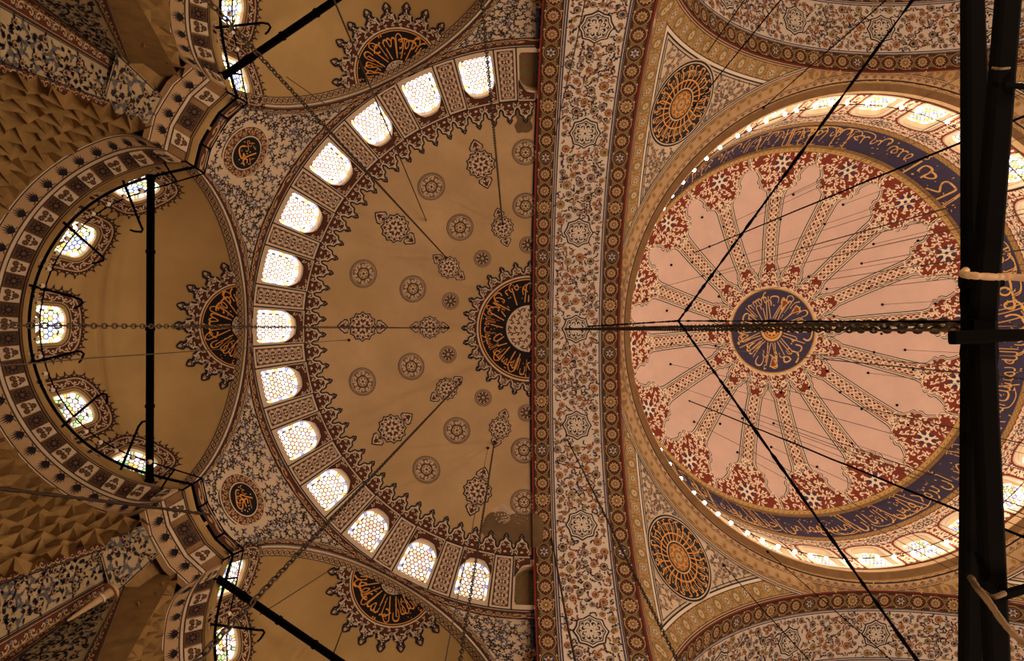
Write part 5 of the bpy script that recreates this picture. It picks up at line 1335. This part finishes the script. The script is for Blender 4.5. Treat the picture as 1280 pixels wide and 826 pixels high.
line('stay_chain', 'dark stay rope from the lamp chain up to the frame top', 'stay', [jn, at(1148, -10, 3.35)], LinT(.017, .0075), 'iron', 0, 110, .45, 'stay ropes of the great lamp')
line('stay_chain', 'dark stay rope from the lamp chain down to the frame bottom', 'stay', [jn, at(1158, 842, 3.35)], LinT(.017, .0095), 'iron', 0, 110, .45, 'stay ropes of the great lamp')
line('stay_chain', 'dark level rope above the heavy lamp chain, reaching the black frame', 'stay', [at(734, 408, 27.0), jn, at(1210, 402, 3.2)], LinT(.030, .006), 'iron', 0, 200, .5, 'stay ropes of the great lamp')
line('thin_stay', 'thin rope under the heavy lamp chain with fine ridges', 'stay', [at(1000, 411.5, 5.2), at(1205, 413.5, 3.2)], .006, 'rope', 0, 120, .5)
ch = thing('chandelier', 'black iron chandelier with long bars near the camera at right', 'chandelier', tuple(hub))
def bar(name, a, b, w0, w1, zt=.03, mt='iron', lumps=0):
    a, b = A_(a) - hub, A_(b) - hub; L = np.linalg.norm(b - a); n = max(2, int(L / .05)); t_ = np.linspace(0, 1, n); P = a + (b - a) * t_[:, None]
    d = (b - a) / L; s = np.cross(d, (0, 0, 1.)); s /= np.linalg.norm(s); u = np.cross(s, d); k = np.random.RandomState(int(w0 * 1e4) + n); w = (w0 + (w1 - w0) * t_) / 2 * (1 + lumps * k.uniform(-.6, 1, n)); g = Ink()
    sec = A_([(-1, -.7), (-.7, -1), (.7, -1), (1, -.7), (1, .7), (.7, 1), (-.7, 1), (-1, .7), (-1, -.7)])
    V = (P[:, None] + w[:, None, None] * sec[None, :, :1] * s + zt * sec[None, :, 1:] * u).reshape(-1, 3); g.add(mt, V, gridT(n, 9))
    for q in (0, n - 1): VV = V[q * 9:q * 9 + 8]; i = np.arange(8); g.add(mt, np.concatenate([VV.mean(0)[None], VV]), np.stack([0 * i, 1 + i, 1 + (i + 1) % 8], 1))
    return link(name, g.mesh(name, smooth=False), ch)
bar('long_bar', at(1215, -25, ZH), at(1224, 415, ZH), .084, .15, .035); bar('long_bar', at(1224, 415, ZH), at(1212, 850, ZH), .15, .084, .035)
bar('slanting_bar', at(1262, -25, 2.95), at(1228, 400, 2.95), .098, .11, .03); bar('slanting_bar', at(1228, 430, 2.95), at(1247, 850, 2.95), .10, .10, .03)
bar('wrapping', at(1224, 290, ZH - .04), at(1224, 540, ZH - .04), .14, .15, .035, 'iron', .12)
bar('cross_bar', at(1190, 422, 2.9), at(1310, 417, 2.9), .062, .05, .028); bar('clamp', at(1203, 352, 2.98), at(1250, 352, 2.98), .055, .05, .03)
bar('side_arm', at(1250, 745, 2.9), at(1310, 727, 2.9), .04, .03, .015); bar('side_arm', at(1255, 106, 2.9), at(1310, 111, 2.9), .022, .022, .012); bar('thin_bar', at(1228, 690, 3.2), at(1240, 850, 3.2), .03, .03, .012)
bar('thin_bar', at(1222, 690, 3.05), at(1236, 745, 3.0), .022, .022, .012)
def cord(name, pts, r, m, lab=None):
    g = Ink(); q = smooth(A_(pts) - hub, 8); k = np.random.RandomState(len(pts)); g.tube(m, q, r * (1 + .12 * k.uniform(-1, 1, len(q))), 8); o = link(name, g.mesh(name), ch)
    if lab: o['label'] = lab
cord('cable_tie', [at(1207, 338, 2.93), at(1203, 342, 2.86), at(1212, 344, 2.82), at(1240, 346, 2.83), at(1262, 346, 2.84), at(1300, 349, 2.84)], .0155, 'cable_cream', 'cream coloured cable wound round the black bars')
cord('cable', [at(1214, 722, 2.95), at(1222, 735, 2.86), at(1236, 752, 2.82), at(1252, 775, 2.8), at(1270, 795, 2.8), at(1300, 818, 2.8)], .015, 'rope', 'brown cable hanging off the lower bars')
cord('cable_tie', [at(1226, 738, 2.9), at(1240, 746, 2.84), at(1256, 741, 2.86)], .012, 'rope')
cord('cable_tie', [at(1240, 85, 2.88), at(1250, 86, 2.86), at(1262, 85, 2.9)], .006, 'rope')
# small carved bracket on the lower corner wall
p0, p1 = at(84, 776, 14.6), at(142, 737, 15.6); g = Ink(); d = p1 - p0
g.tube('tan', [p0 - p0, d * .3, d * .75, d * .97, d], [.03, .06, .10, .13, .10], 10).tube('tan', [d * .93, d * 1.0], [.24, .20], 12).tube('cream', [d * .70, d * .74], [.13, .13], 10)
thing('wall_spout', 'pale tapering stone spout on the lower corner wall', 'spout', tuple(p0), data=g.mesh('wall_spout'))
